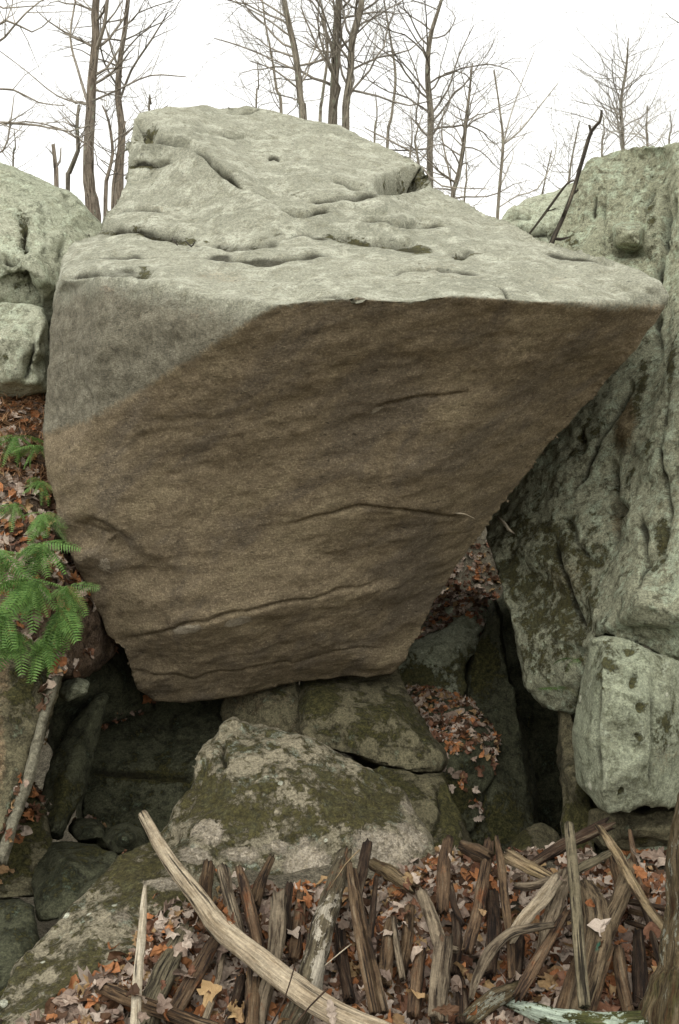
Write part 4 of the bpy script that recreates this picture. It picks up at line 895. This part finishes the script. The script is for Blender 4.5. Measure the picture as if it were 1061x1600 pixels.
tree('bare tree with leaning trunk, leftmost of the central group', 13.5, [(474,190,15),(470,160,13),(463,90,12),(452,40,11),(444,0,10)],
     limbs=[[(463,110,4,0),(420,90,3,.2),(370,70,3,.4),(335,60,2,.5)], [(468,140,4,0),(430,110,3,-.2),(390,95,2,-.4)], [(458,60,4,0),(410,25,3,0),(360,0,2,0)], [(466,135,4,0),(490,80,3,.2),(505,20,2,.3)]], seed=107, nb=14, L=1.7, start=.05, bias=-.4)
tree('straight bare tree in the centre of the group above the peak', 14.0, [(520,200,19),(522,150,17),(524,90,15),(526,40,14),(530,0,13)],
     limbs=[[(522,120,5,0),(490,60,4,.2),(470,10,3,.2)], [(524,80,5,0),(560,50,4,-.2),(600,10,2,-.4)]], seed=108, nb=14, L=1.6, start=.05)
tree('bare tree right of the straight one, trunk curving to the right', 13.7, [(540,200,15),(541,160,14),(548,110,13),(551,60,13),(562,20,12),(565,0,11)],
     limbs=[[(548,110,5,0),(590,90,4,0),(640,78,3,0),(680,40,2,0)], [(545,140,5,0),(590,150,4,-.2),(640,165,3,-.3),(690,150,2,-.4)]], seed=109, nb=14, L=1.6, start=.05, bias=.4)
tree('tall twiggy bare tree over the notch in the boulder', 15, [(672,300,13),(672,240,12),(673,180,12),(668,120,10),(672,60,9),(690,0,6)],
     limbs=[[(672,215,5,0),(650,190,4,0),(655,130,3,0),(630,60,2,0)], [(673,180,5,0),(700,140,4,0),(716,90,3,0),(740,40,2,0)], [(672,232,4,0),(620,235,3,0),(560,225,2,0)], [(670,150,4,0),(640,110,3,0),(610,80,2,0)]], seed=110, nb=18, L=1.7, start=.1)
tree('slender leaning bare tree right of the notch', 14.5, [(706,322,10),(716,275,9),(724,230,8),(728,190,7),(733,150,5),(738,100,3)], limbs=[[(708,310,4,0),(700,260,4,0),(690,210,3,0),(694,170,2,0)]], seed=111, nb=14, L=1.3, start=.1)
tree('low multi stemmed shrub at the foot of the notch', 12.5, [(655,262,5),(648,220,4),(660,180,2)], limbs=[[(660,262,4,0),(690,290,3,0),(760,295,2,0)], [(650,240,3,0),(600,215,3,0),(570,200,2,0)]], seed=112, nb=8, L=.9, depth=2, name='bare_shrub')
tree('small pale Y shaped tree standing alone right of the notch', 13, [(777,352,7),(780,300,6),(786,226,6),(782,180,4),(772,110,3)], limbs=[[(786,226,4,0),(812,205,4,0),(840,170,3,0),(872,130,2,0)], [(786,226,4,0),(798,180,3,0),(815,130,2,0),(835,80,1.5,0)],
     [(778,325,3,0),(810,305,3,0),(840,295,3,0),(865,250,2,0),(870,220,1.5,0)], [(782,290,3,0),(800,250,2,0),(802,235,1.5,0)]], tmat='hazy_twig', seed=114, nb=8, L=.8, depth=1, start=.4, tw=.0022)
tree('narrow far twiggy tree above the right crag', 19, [(973,240,7),(972,200,7),(970,160,6),(978,110,5),(982,60,2)], tmat='hazy_twig', seed=115, nb=22, L=1.5, depth=2, start=.05, tw=.003, spread=.35, up=.6)
tree('low far bush like tree right of the narrow twiggy tree', 18, [(1012,240,5),(1010,205,4),(1012,165,2)], tmat='hazy_twig', seed=116, nb=12, L=1.0, depth=2, start=.05, tw=.003, spread=.35)
tree('faint low sapling behind the tall dead branch', 17, [(888,320,5),(890,270,4),(898,225,3),(905,190,2)], tmat='hazy_twig', seed=117, nb=12, L=1.3, depth=2, start=.1, tw=.003, name='bare_shrub')
tree('faint shrub filling the dip left of the tall dead branch', 17, [(846,330,4),(850,290,3),(862,235,2)], tmat='hazy_twig', seed=118, nb=10, L=1.0, depth=2, start=.1, tw=.0025, name='bare_shrub')
tree('bare tree beyond the right edge with twigs in the top corner', 12, [(1180,300,18),(1170,200,16),(1160,100,14),(1150,0,12)], limbs=[[(1155,60,4,0),(1100,40,3,0),(1060,35,2,0),(1040,20,1.5,0)], [(1155,30,4,0),(1090,0,3,0),(1050,-20,2,0)]], seed=119, nb=5, L=1.0, start=.1)
tree('pale slim tree seen between the straight and the curving trunks', 18, [(500,210,7),(504,150,6),(512,80,5),(505,20,4),(500,0,3)], tmat='hazy_twig', seed=120, nb=14, L=1.8, depth=2, tw=.003)
tree('pale slim tree left of the leaning central trunk', 18, [(440,190,6),(432,140,5),(425,90,4),(415,40,3),(410,0,3)], tmat='hazy_twig', seed=121, nb=14, L=1.7, depth=2, tw=.003, start=.0)
tree('thin far tree between the notch tree and the curving trunk', 18, [(605,240,6),(612,180,5),(618,120,5),(610,60,4),(600,0,3)], tmat='hazy_twig', seed=122, nb=16, L=1.8, depth=2, tw=.003)

for i, (bx, by, wd, h) in enumerate([(20, 262, 40, 60), (232, 178, 30, 30), (400, 176, 40, 80), (585, 224, 30, 80), (640, 262, 30, 90), (725, 322, 30, 90), (940, 240, 30, 60), (1045, 234, 30, 60)]):
    tree(['faint thin far sapling above the left rear boulder', 'faint thin far sapling over the left shoulder of the peak', 'faint thin far sapling behind the flat of the peak', 'faint thin far sapling over the right slope of the peak',
          'faint thin far sapling beside the tall notch tree', 'faint thin far sapling left of the Y shaped tree', 'faint thin far sapling left of the narrow twiggy tree', 'faint thin far sapling at the right end of the crag'][i],
         22, [(bx, by + 12, 4), (bx + 4, by - h * .5, 3), (bx + 2, by - h, 1.5)], tmat='hazy_twig', mat='bark', seed=300 + i, nb=9, L=1.3, depth=2, start=.0, tw=.0025, name='bare_sapling')

# ------------------------------------------------------------------ ferns
def frond_mesh(name, L, npair, w, mat, seed, droop=.55):
    rs = np.random.RandomState(seed); V, Fc = [], []
    def rach(t):
        return np.array([t * L * (1 - .12 * t), .03 * L * math.sin(t * 3), L * (.16 * t - droop * .6 * t * t)])
    N = 14
    for i in range(N):      # stalk as a thin strip with depth
        a, b = rach(i / N), rach((i + 1) / N); q = .0022 * (1 - i / N) + .0006
        k = len(V)
        for p in (a, b): V.extend([p + [0, q, 0], p + [0, -q, 0], p + [0, 0, -q * 1.5]])
        Fc += [[k, k + 1, k + 4, k + 3], [k + 1, k + 2, k + 5, k + 4], [k + 2, k, k + 3, k + 5]]
    for i in range(npair):
        t = .12 + .86 * i / npair; p = rach(t)
        wl = w * (math.sin(min(1, (t + .15) * 1.25) * math.pi * .5) ** 1.0) * (1 - t) ** .55 * 1.25 * (.9 + .2 * rs.rand()) + .004
        for s in (-1, 1):
            d = np.array([.38, s * 1.0, -.12 - .18 * rs.rand()]); d /= np.linalg.norm(d)
            f = np.array([.9, -s * .3, 0.1]); n = 5; hw = L * .86 / npair * .40
            k = len(V); tilt = rs.normal(0, .15)
            V.append(p)
            for j in range(1, n):
                c = p + d * wl * j / n + np.array([0, 0, -wl * .25 * (j / n) ** 2])
                tooth = hw * (1 - (j / n) ** 1.6) * (1.0 if j % 2 else .72)
                V.append(c + f * tooth + [0, 0, tilt * tooth]); V.append(c - f * tooth * .8 - [0, 0, tilt * tooth])
            V.append(p + d * wl + np.array([0, 0, -wl * .25]))
            Fc.append([k, k + 1, k + 2])
            for j in range(1, n - 1):
                a = k + 2 * j - 1; Fc.append([a, a + 1, a + 3, a + 2])
            a = k + 2 * (n - 1) - 1; Fc.append([a, a + 1, k + 2 * n - 1])
    me = bpy.data.meshes.new(name); me.from_pydata([tuple(v) for v in V], [], Fc); me.materials.append(mat); me.update()
    return me
def fern_mat(name, a, b):
    t = NT(name); tc = t.n('ShaderNodeTexCoord').outputs['Object']; info = t.n('ShaderNodeObjectInfo').outputs['Random']
    c = t.mix(info, lin(a), lin(b)); c = t.mix(t.rng(t.noise(tc, 25, 3), .35, .65, 0, .5), c, lin('86a04e'))
    t.l(c, t.b.inputs['Base Color']); t.b.inputs['Roughness'].default_value = .55
    tr_ = t.n('ShaderNodeBsdfTranslucent'); t.l(c, tr_.inputs[0]); ms = t.n('ShaderNodeMixShader'); ms.inputs[0].default_value = .3
    t.l(t.b.outputs[0], ms.inputs[1]); t.l(tr_.outputs[0], ms.inputs[2]); t.l(ms.outputs[0], t.out.inputs[0])
    return t.m
M['fern'] = fern_mat('fern_green', '467036', '6d8f50'); M['fern_dark'] = fern_mat('fern_dark_green', '38592c', '55793e'); M['fern_brown'] = fern_mat('fern_withered', '6b5a38', '7d6c48')
FR = [frond_mesh('frond', 1.0, 15, .22, M['fern'], 1), frond_mesh('frond', 1.0, 14, .25, M['fern'], 2, .42), frond_mesh('frond', 1.0, 17, .20, M['fern_dark'], 3, .7), frond_mesh('frond', 1.0, 13, .24, M['fern_dark'], 5, .2)]
FB = frond_mesh('frond', 1.0, 18, .15, M['fern_brown'], 4, .8)
def fern(label, px, py, Y, n, size, seed, az=(-150, 10), brown=0, pitch=(-68, 0)):
    rs = np.random.RandomState(seed); loc = at(px, py, Y); root = empty('fern', loc); tag(root, label, 'fern', 'ferns on the left bank')
    for i in range(n):
        isb = i >= n - brown
        o = bpy.data.objects.new('frond', FB if isb else FR[rs.randint(4)]); COL.objects.link(o); o.parent = root
        a = math.radians(az[0] + (az[1] - az[0]) * (i + rs.rand() * .8) / n)
        if isb: a = math.radians(-80 + rs.rand() * 30); o['label'] = 'withered brown frond'
        s = size * (.5 + .5 * rs.rand()); o.scale = (s, s, s)
        o.rotation_euler = Euler((rs.normal(0, .6), -math.radians(pitch[0] + (pitch[1] - pitch[0]) * rs.rand()), a), 'XYZ')
    return root
fern('large bright green fern at the centre of the left bank', 48, 905, 5.05, 30, .31, 1, (-175, -5))
fern('green fern drooping over the slab edge with brown tips', 92, 950, 5.12, 20, .35, 2, (-120, -20), 2, (-70, -25))
fern('fern spilling down at the left edge below the large one', 2, 950, 4.92, 20, .30, 3, (-170, -30), 0, (-75, -10))
fern('feathery fern just above the large fern, beside pale leaves', 60, 848, 5.38, 20, .29, 4, (-175, 0))
fern('pale green fern at the left edge, level with the boulder notch', -5, 860, 5.2, 18, .29, 5, (-150, 0))
fern('small dark fern sprig in front of the boulder flank', 68, 800, 5.58, 9, .24, 6, (-170, -10))
fern('small fern sprig among brown leaves, upper left bank', 22, 785, 5.58, 9, .22, 7, (-170, -10))
fern('mossy little fern near the boulder below the dry grass', 64, 750, 5.72, 10, .20, 8, (-180, 0))
fern('topmost fern clump just under the dry grass', 24, 680, 5.98, 14, .25, 9, (-190, 10))
fern('tiny fern clump touching the boulder, right of the topmost', 58, 695, 5.9, 10, .20, 10, (-190, 10))
fern('bright fern filling the gap between the large fern and the left edge', 25, 985, 4.98, 18, .29, 14, (-150, -30), 0, (-75, -20))
fern('fern reaching furthest right, its tips against the boulder base', 104, 915, 5.2, 14, .27, 16, (-130, 0), 1, (-65, -5))
fern('lower fern curling past the grey green root', 62, 995, 5.02, 10, .26, 15, (-130, -20), 1, (-75, -20))
fern('small fern frond tuft hanging in the moss of the right wall', 878, 1075, 5.72, 4, .20, 12, (-160, -60), 1, (-10, 20))['group'] = 'ferns on the right wall'
fern('small fern tuft with dead leaves on the right rock wall ledge', 900, 1030, 5.58, 5, .18, 13, (-170, -40), 1, (-10, 20))['group'] = 'ferns on the right wall'

# ------------------------------------------------------------------ leaves
def leaf_shape(kind, rs):
    if kind == 0:      # maple like
        pts = []
        for k, (a, r) in enumerate([(-90,.42),(-66,.52),(-40,.58),(-22,.78),(-6,.70),(8,.66),(22,.90),(38,.72),(54,.58),(70,.84),(90,1.02),(110,.84),(126,.58),(142,.72),(158,.90),(172,.66),(186,.70),(202,.78),(220,.58),(246,.52)]):
            pts.append((math.cos(math.radians(a)) * r * .5, math.sin(math.radians(a)) * r * .5))
    elif kind == 1:    # oak like
        side = [(.05,-.5),(.14,-.36),(.22,-.28),(.13,-.18),(.28,-.05),(.18,.02),(.3,.16),(.18,.24),(.2,.38),(.08,.46),(0,.52)]
        pts = side + [(-x, y) for x, y in side[-2::-1]]
    else:              # beech like oval
        pts = [(math.sin(a) * .3, -math.cos(a) * .5) for a in np.linspace(0, 2 * math.pi, 14, endpoint=False)]
    P = np.array(pts) * np.array([rs.uniform(.75, 1.1), 1]) * (1 + rs.normal(0, .09, (len(pts), 2)))
    c1, c2, c3 = rs.normal(.4, .7), rs.normal(0, .7), rs.normal(0, .5)
    def z(p): return c1 * p[..., 0] ** 2 * 2 + c2 * p[..., 1] ** 2 + c3 * p[..., 0] * p[..., 1] * 2 + .22 * np.sin(p[..., 0] * 9 + c1 * 9) * np.abs(p[..., 1]) + .05 * np.sin(p[..., 1] * 17 + c2 * 7)
    inner = P * .5
    V = [(0, 0, 0)] + [(p[0], p[1], float(z(p))) for p in inner] + [(p[0], p[1], float(z(p))) for p in P]
    n = len(P); Fc = []
    for i in range(n):
        j = (i + 1) % n; Fc.append([0, 1 + i, 1 + j]); Fc.append([1 + i, 1 + n + i, 1 + n + j, 1 + j])
    return np.array(V), Fc
rsl = np.random.RandomState(31)
SHAPES = [leaf_shape([0, 0, 1, 2][i % 4], rsl) for i in range(16)]
PAL = [('9d8c7b', 'b5a696', .30), ('78665a', '8c7a6a', .22), ('8a5836', 'a37048', .19), ('664634', '7a5843', .14), ('8c7050', 'a38860', .11), ('45301f', '573f2c', .17)]
def pal(rs, dark=0):
    w = np.array([p[2] for p in PAL]); 
    if dark: w = w * np.array([.5, .9, 1.2, 1.4, 1, 1.8])
    i = rs.choice(len(PAL), p=w / w.sum()); f = rs.rand(); a, b = lin(PAL[i][0]), lin(PAL[i][1])
    k = .72 + .45 * rs.rand()
    return i, [(a[c] * f + b[c] * (1 - f)) * k for c in range(3)] + [1]

allV, allF, k = [], [], 0
for V, Fq in BVH_SRC:
    allV.append(V); allF.append(np.asarray(Fq) + k); k += len(V)
AV = np.concatenate(allV); AF = np.concatenate(allF)
keep = (AV[AF[:, 0], 1] < 10) & (np.abs(AV[AF[:, 0], 0]) < 4) & (AV[AF[:, 0], 1] > 2)
BVH = BVHTree.FromPolygons(AV.tolist(), AF[keep].tolist())

BVHG = BVHTree.FromPolygons(BVH_SRC[0][0].tolist(), BVH_SRC[0][1].tolist())
BARE = [(-80,1590),(60,1585),(110,1556),(200,1500),(245,1412),(330,1402),(480,1388),(560,1395),(690,1345),(690,1100),(200,1100),(-80,1500)]
def drop(x, y, top=3.0):
    h = BVH.ray_cast(Vector((x, y, top)), Vector((0, 0, -1)))
    if h[0] is not None and y < 6:
        q = proj(np.array([h[0]]))
        if poly_inside(q, BARE, 1)[0] > .5 and rs.rand() < .985: return None
        if q[0, 0] > 760 and h[0].y > 4.78 and top < 2 and rs.rand() < .6: return None
    return (h[0], h[1]) if h[0] is not None else None

def leaf_matrix(p, n, s, rs, tilt=.45):
    n = Vector(n) + Vector(rs.normal(0, tilt, 3).tolist()); n.normalize()
    if n.z < 0: n = -n
    q = n.to_track_quat('Z', 'Y'); m = q.to_matrix() @ Matrix.Rotation(rs.rand() * 6.28, 3, 'Z')
    return np.array(m) * s, np.array(p) + np.array(n) * (.006 + .012 * rs.rand())

class Litter:
    def __init__(s): s.V, s.F, s.C, s.k = [], [], [], 0
    def add(s, R, p, rs, dark=0):
        V, Fc = SHAPES[rs.randint(len(SHAPES))]; V = V @ R.T + p
        s.V.append(V); s.F += [[i + s.k for i in f] for f in Fc]; s.k += len(V)
        _, c = pal(rs, dark); s.C.append(np.tile(c, (len(V), 1)))
    def build(s, name, label, parent=None):
        V = np.concatenate(s.V); o = mesh_obj(name, V, s.F, M['litter'], smooth=False)
        a = o.data.color_attributes.new('tint', 'FLOAT_COLOR', 'POINT'); a.data.foreach_set('color', np.concatenate(s.C).ravel())
        tag(o, label, kind='stuff', cat='leaves'); return o

# leaf meshes for the individually placed leaves: one material per colour, shared meshes
LM = [leaf_material('leaf_%s' % nm, p[0], p[1]) for nm, p in zip(('pale', 'dun', 'orange', 'russet', 'tan', 'dark'), PAL)]
LMESH = {}
def leaf_mesh(ci, si):
    if (ci, si) not in LMESH:
        V, Fc = SHAPES[si]; me = bpy.data.meshes.new('fallen_leaf'); me.from_pydata(V.tolist(), [], Fc); me.materials.append(LM[ci]); me.update(); LMESH[(ci, si)] = me
    return LMESH[(ci, si)]
CN = ['pale pinkish grey', 'dull dun brown', 'orange brown', 'dark russet', 'yellowish tan', 'dark brown']
def individual(x, y, s, rs, where, top=3.0, tilt=.4, ci=None):
    h = drop(x, y, top)
    if not h: return
    R, p = leaf_matrix(h[0], h[1], s, rs, tilt)
    if ci is None: ci, _ = pal(rs)
    o = bpy.data.objects.new('fallen_leaf', leaf_mesh(ci, rs.randint(len(SHAPES)))); COL.objects.link(o)
    m = Matrix(R.tolist()).to_4x4(); m.translation = Vector(p.tolist()); o.matrix_world = m
    if top < 2:
        q = proj(np.array([p]))[0]; best = min(LOGP[:-1], key=lambda e: polyline_dist(np.array([q]), [(a[0], a[1]) for a in e[0]])[0][0])
        w = best[1].split(',')[0].split(' with ')[0].split(); w = w[:8]
        while w[-1] in ('the', 'of', 'a', 'to', 'in', 'at', 'by', 'behind', 'left', 'right', 'over', 'between', 'below', 'and', 'across', 'into', 'beside', 'half', 'just', 'its', 'out', 'thin', 'tall', 'two', 'from', 'on', 'middle'): w.pop()
        lab = '%s leaf lying by the %s' % (CN[ci], ' '.join(w)); tag(o, lab, 'leaf', '%s leaves by the %s' % (CN[ci], ' '.join(w)))
    else: tag(o, '%s fallen leaf %s' % (CN[ci], where), 'leaf', '%s fallen leaves %s' % (CN[ci], where))

rs = np.random.RandomState(77)
L = Litter()
cnt = 0
while cnt < 11000:
    x, y = rs.uniform(-1.35, 1.55), rs.uniform(3.35, 5.25)
    px = x / y * F + CX
    if px < 300 and rs.rand() < .0: continue
    cnt += 1
    if rs.rand() < .62:
        g = BVHG.ray_cast(Vector((x, y, 2)), Vector((0, 0, -1)))
        if g[0] is None: continue
        q = proj(np.array([g[0]]))
        if poly_inside(q, BARE, 1)[0] > .5 or (q[0, 0] > 760 and y > 4.8 and rs.rand() < .6): continue
        R, p = leaf_matrix(g[0] + Vector((0, 0, rs.rand() * .03)), g[1], rs.uniform(.06, .12), rs, .6); L.add(R, p, rs, dark=0); continue
    h = drop(x, y, 1.0)
    if h is None: continue
    z = float(terrain_z(x, y)); dz = h[0].z - z
    if dz > .06 and rs.rand() > (.30 if dz < .13 else .04): continue
    if dz > .45: continue
    R, p = leaf_matrix(h[0], h[1], rs.uniform(.045, .10), rs, .7)
    L.add(R, p, rs, dark=0)
L.build('leaf_litter', 'deep litter of grey pink and orange fallen leaves under and between the logs')
n = 0
while n < 250:
    x, y = rs.uniform(-1.1, 1.35), rs.uniform(3.5, 4.9)
    h = drop(x, y, 1.0)
    if h is None: continue
    dz = h[0].z - float(terrain_z(x, y))
    if dz > .10 and rs.rand() > .06: continue
    if dz > .4: continue
    individual(x, y, rs.uniform(.075, .135), rs, 'among the piled logs', 1.0, .5, ci=rs.choice([0, 0, 0, 1, 1, 2, 2, 3, 4])); n += 1
def litter_zone(name, label, X, Y, num, size, top=3.0, dark=0, big=0, where='', zmin=-9, zmax=9, cond=None):
    Lz = Litter(); c = 0
    for i in range(num):
        x, y = rs.uniform(*X), rs.uniform(*Y)
        if cond and not cond(x, y): continue
        h = drop(x, y, top)
        if h is None or not (zmin < h[0].z < zmax): continue
        if h[1].z < .10 and rs.rand() < .3: continue
        R, p = leaf_matrix(h[0], h[1], rs.uniform(*size), rs, .5)
        Lz.add(R, p, rs, dark)
    if Lz.V: Lz.build(name, label)
    for i in range(big):
        x, y = rs.uniform(*X), rs.uniform(*Y)
        if cond and not cond(x, y): continue
        individual(x, y, rs.uniform(size[1] * .9, size[1] * 1.25), rs, where, top)
litter_zone('leaf_litter', 'brown leaves covering the slope seen through the gap', (.5, 1.9), (7.2, 9.9), 3800, (.05, .10), top=2.4)
litter_zone('leaf_litter', 'dead leaves lying on the dark sloping ledge above the cleft', (.3, .98), (6.15, 6.9), 900, (.04, .08), top=.55, zmin=-.3)
litter_zone('leaf_litter', 'leaves scattered over the left bank between the ferns', (-2.3, -1.1), (4.95, 6.7), 2600, (.05, .10), top=2.6, zmin=.4, big=30, where='on the fern bank')
litter_zone('leaf_litter', 'dark damp leaves on the floor of the left gully', (-2.0, -.85), (4.6, 6.6), 1500, (.04, .08), top=.45, dark=1)

# dry grass on the top of the bank
def dry_grass():
    rg = np.random.RandomState(5); Vs, Fs = [], []; k = 0
    for i in range(1300):
        x, y = rg.uniform(-2.15, -1.55), rg.uniform(5.9, 6.5)
        h = drop(x, y, 2.9)
        if h is None or h[0].z < 1.7: continue
        p = np.array(h[0]) + [0, 0, .005]; L_ = rg.uniform(.06, .16); d = rg.normal(0, 1, 3) * [1, 1, .25]; d[1] -= .4; d /= np.linalg.norm(d)
        w = np.cross(d, [0, 0, 1]); w = w / (np.linalg.norm(w) + 1e-6) * .0016
        P = [p, p + d * L_ * .5 + [0, 0, rg.uniform(.005, .04)], p + d * L_]
        for q in P: Vs += [q + w, q - w, q + [0, 0, -.002]]
        for a in (0, 3): Fs += [[k + a, k + a + 1, k + a + 4, k + a + 3], [k + a + 1, k + a + 2, k + a + 5, k + a + 4], [k + a + 2, k + a, k + a + 3, k + a + 5]]
        k += 9
    o = mesh_obj('dry_grass', np.array(Vs), Fs, leaf_material('dry_straw', '8d6a4c', 'a5835f'), smooth=False)
    tag(o, 'flattened tan dry grass and needles on top of the left bank', 'grass', kind='stuff')
dry_grass()
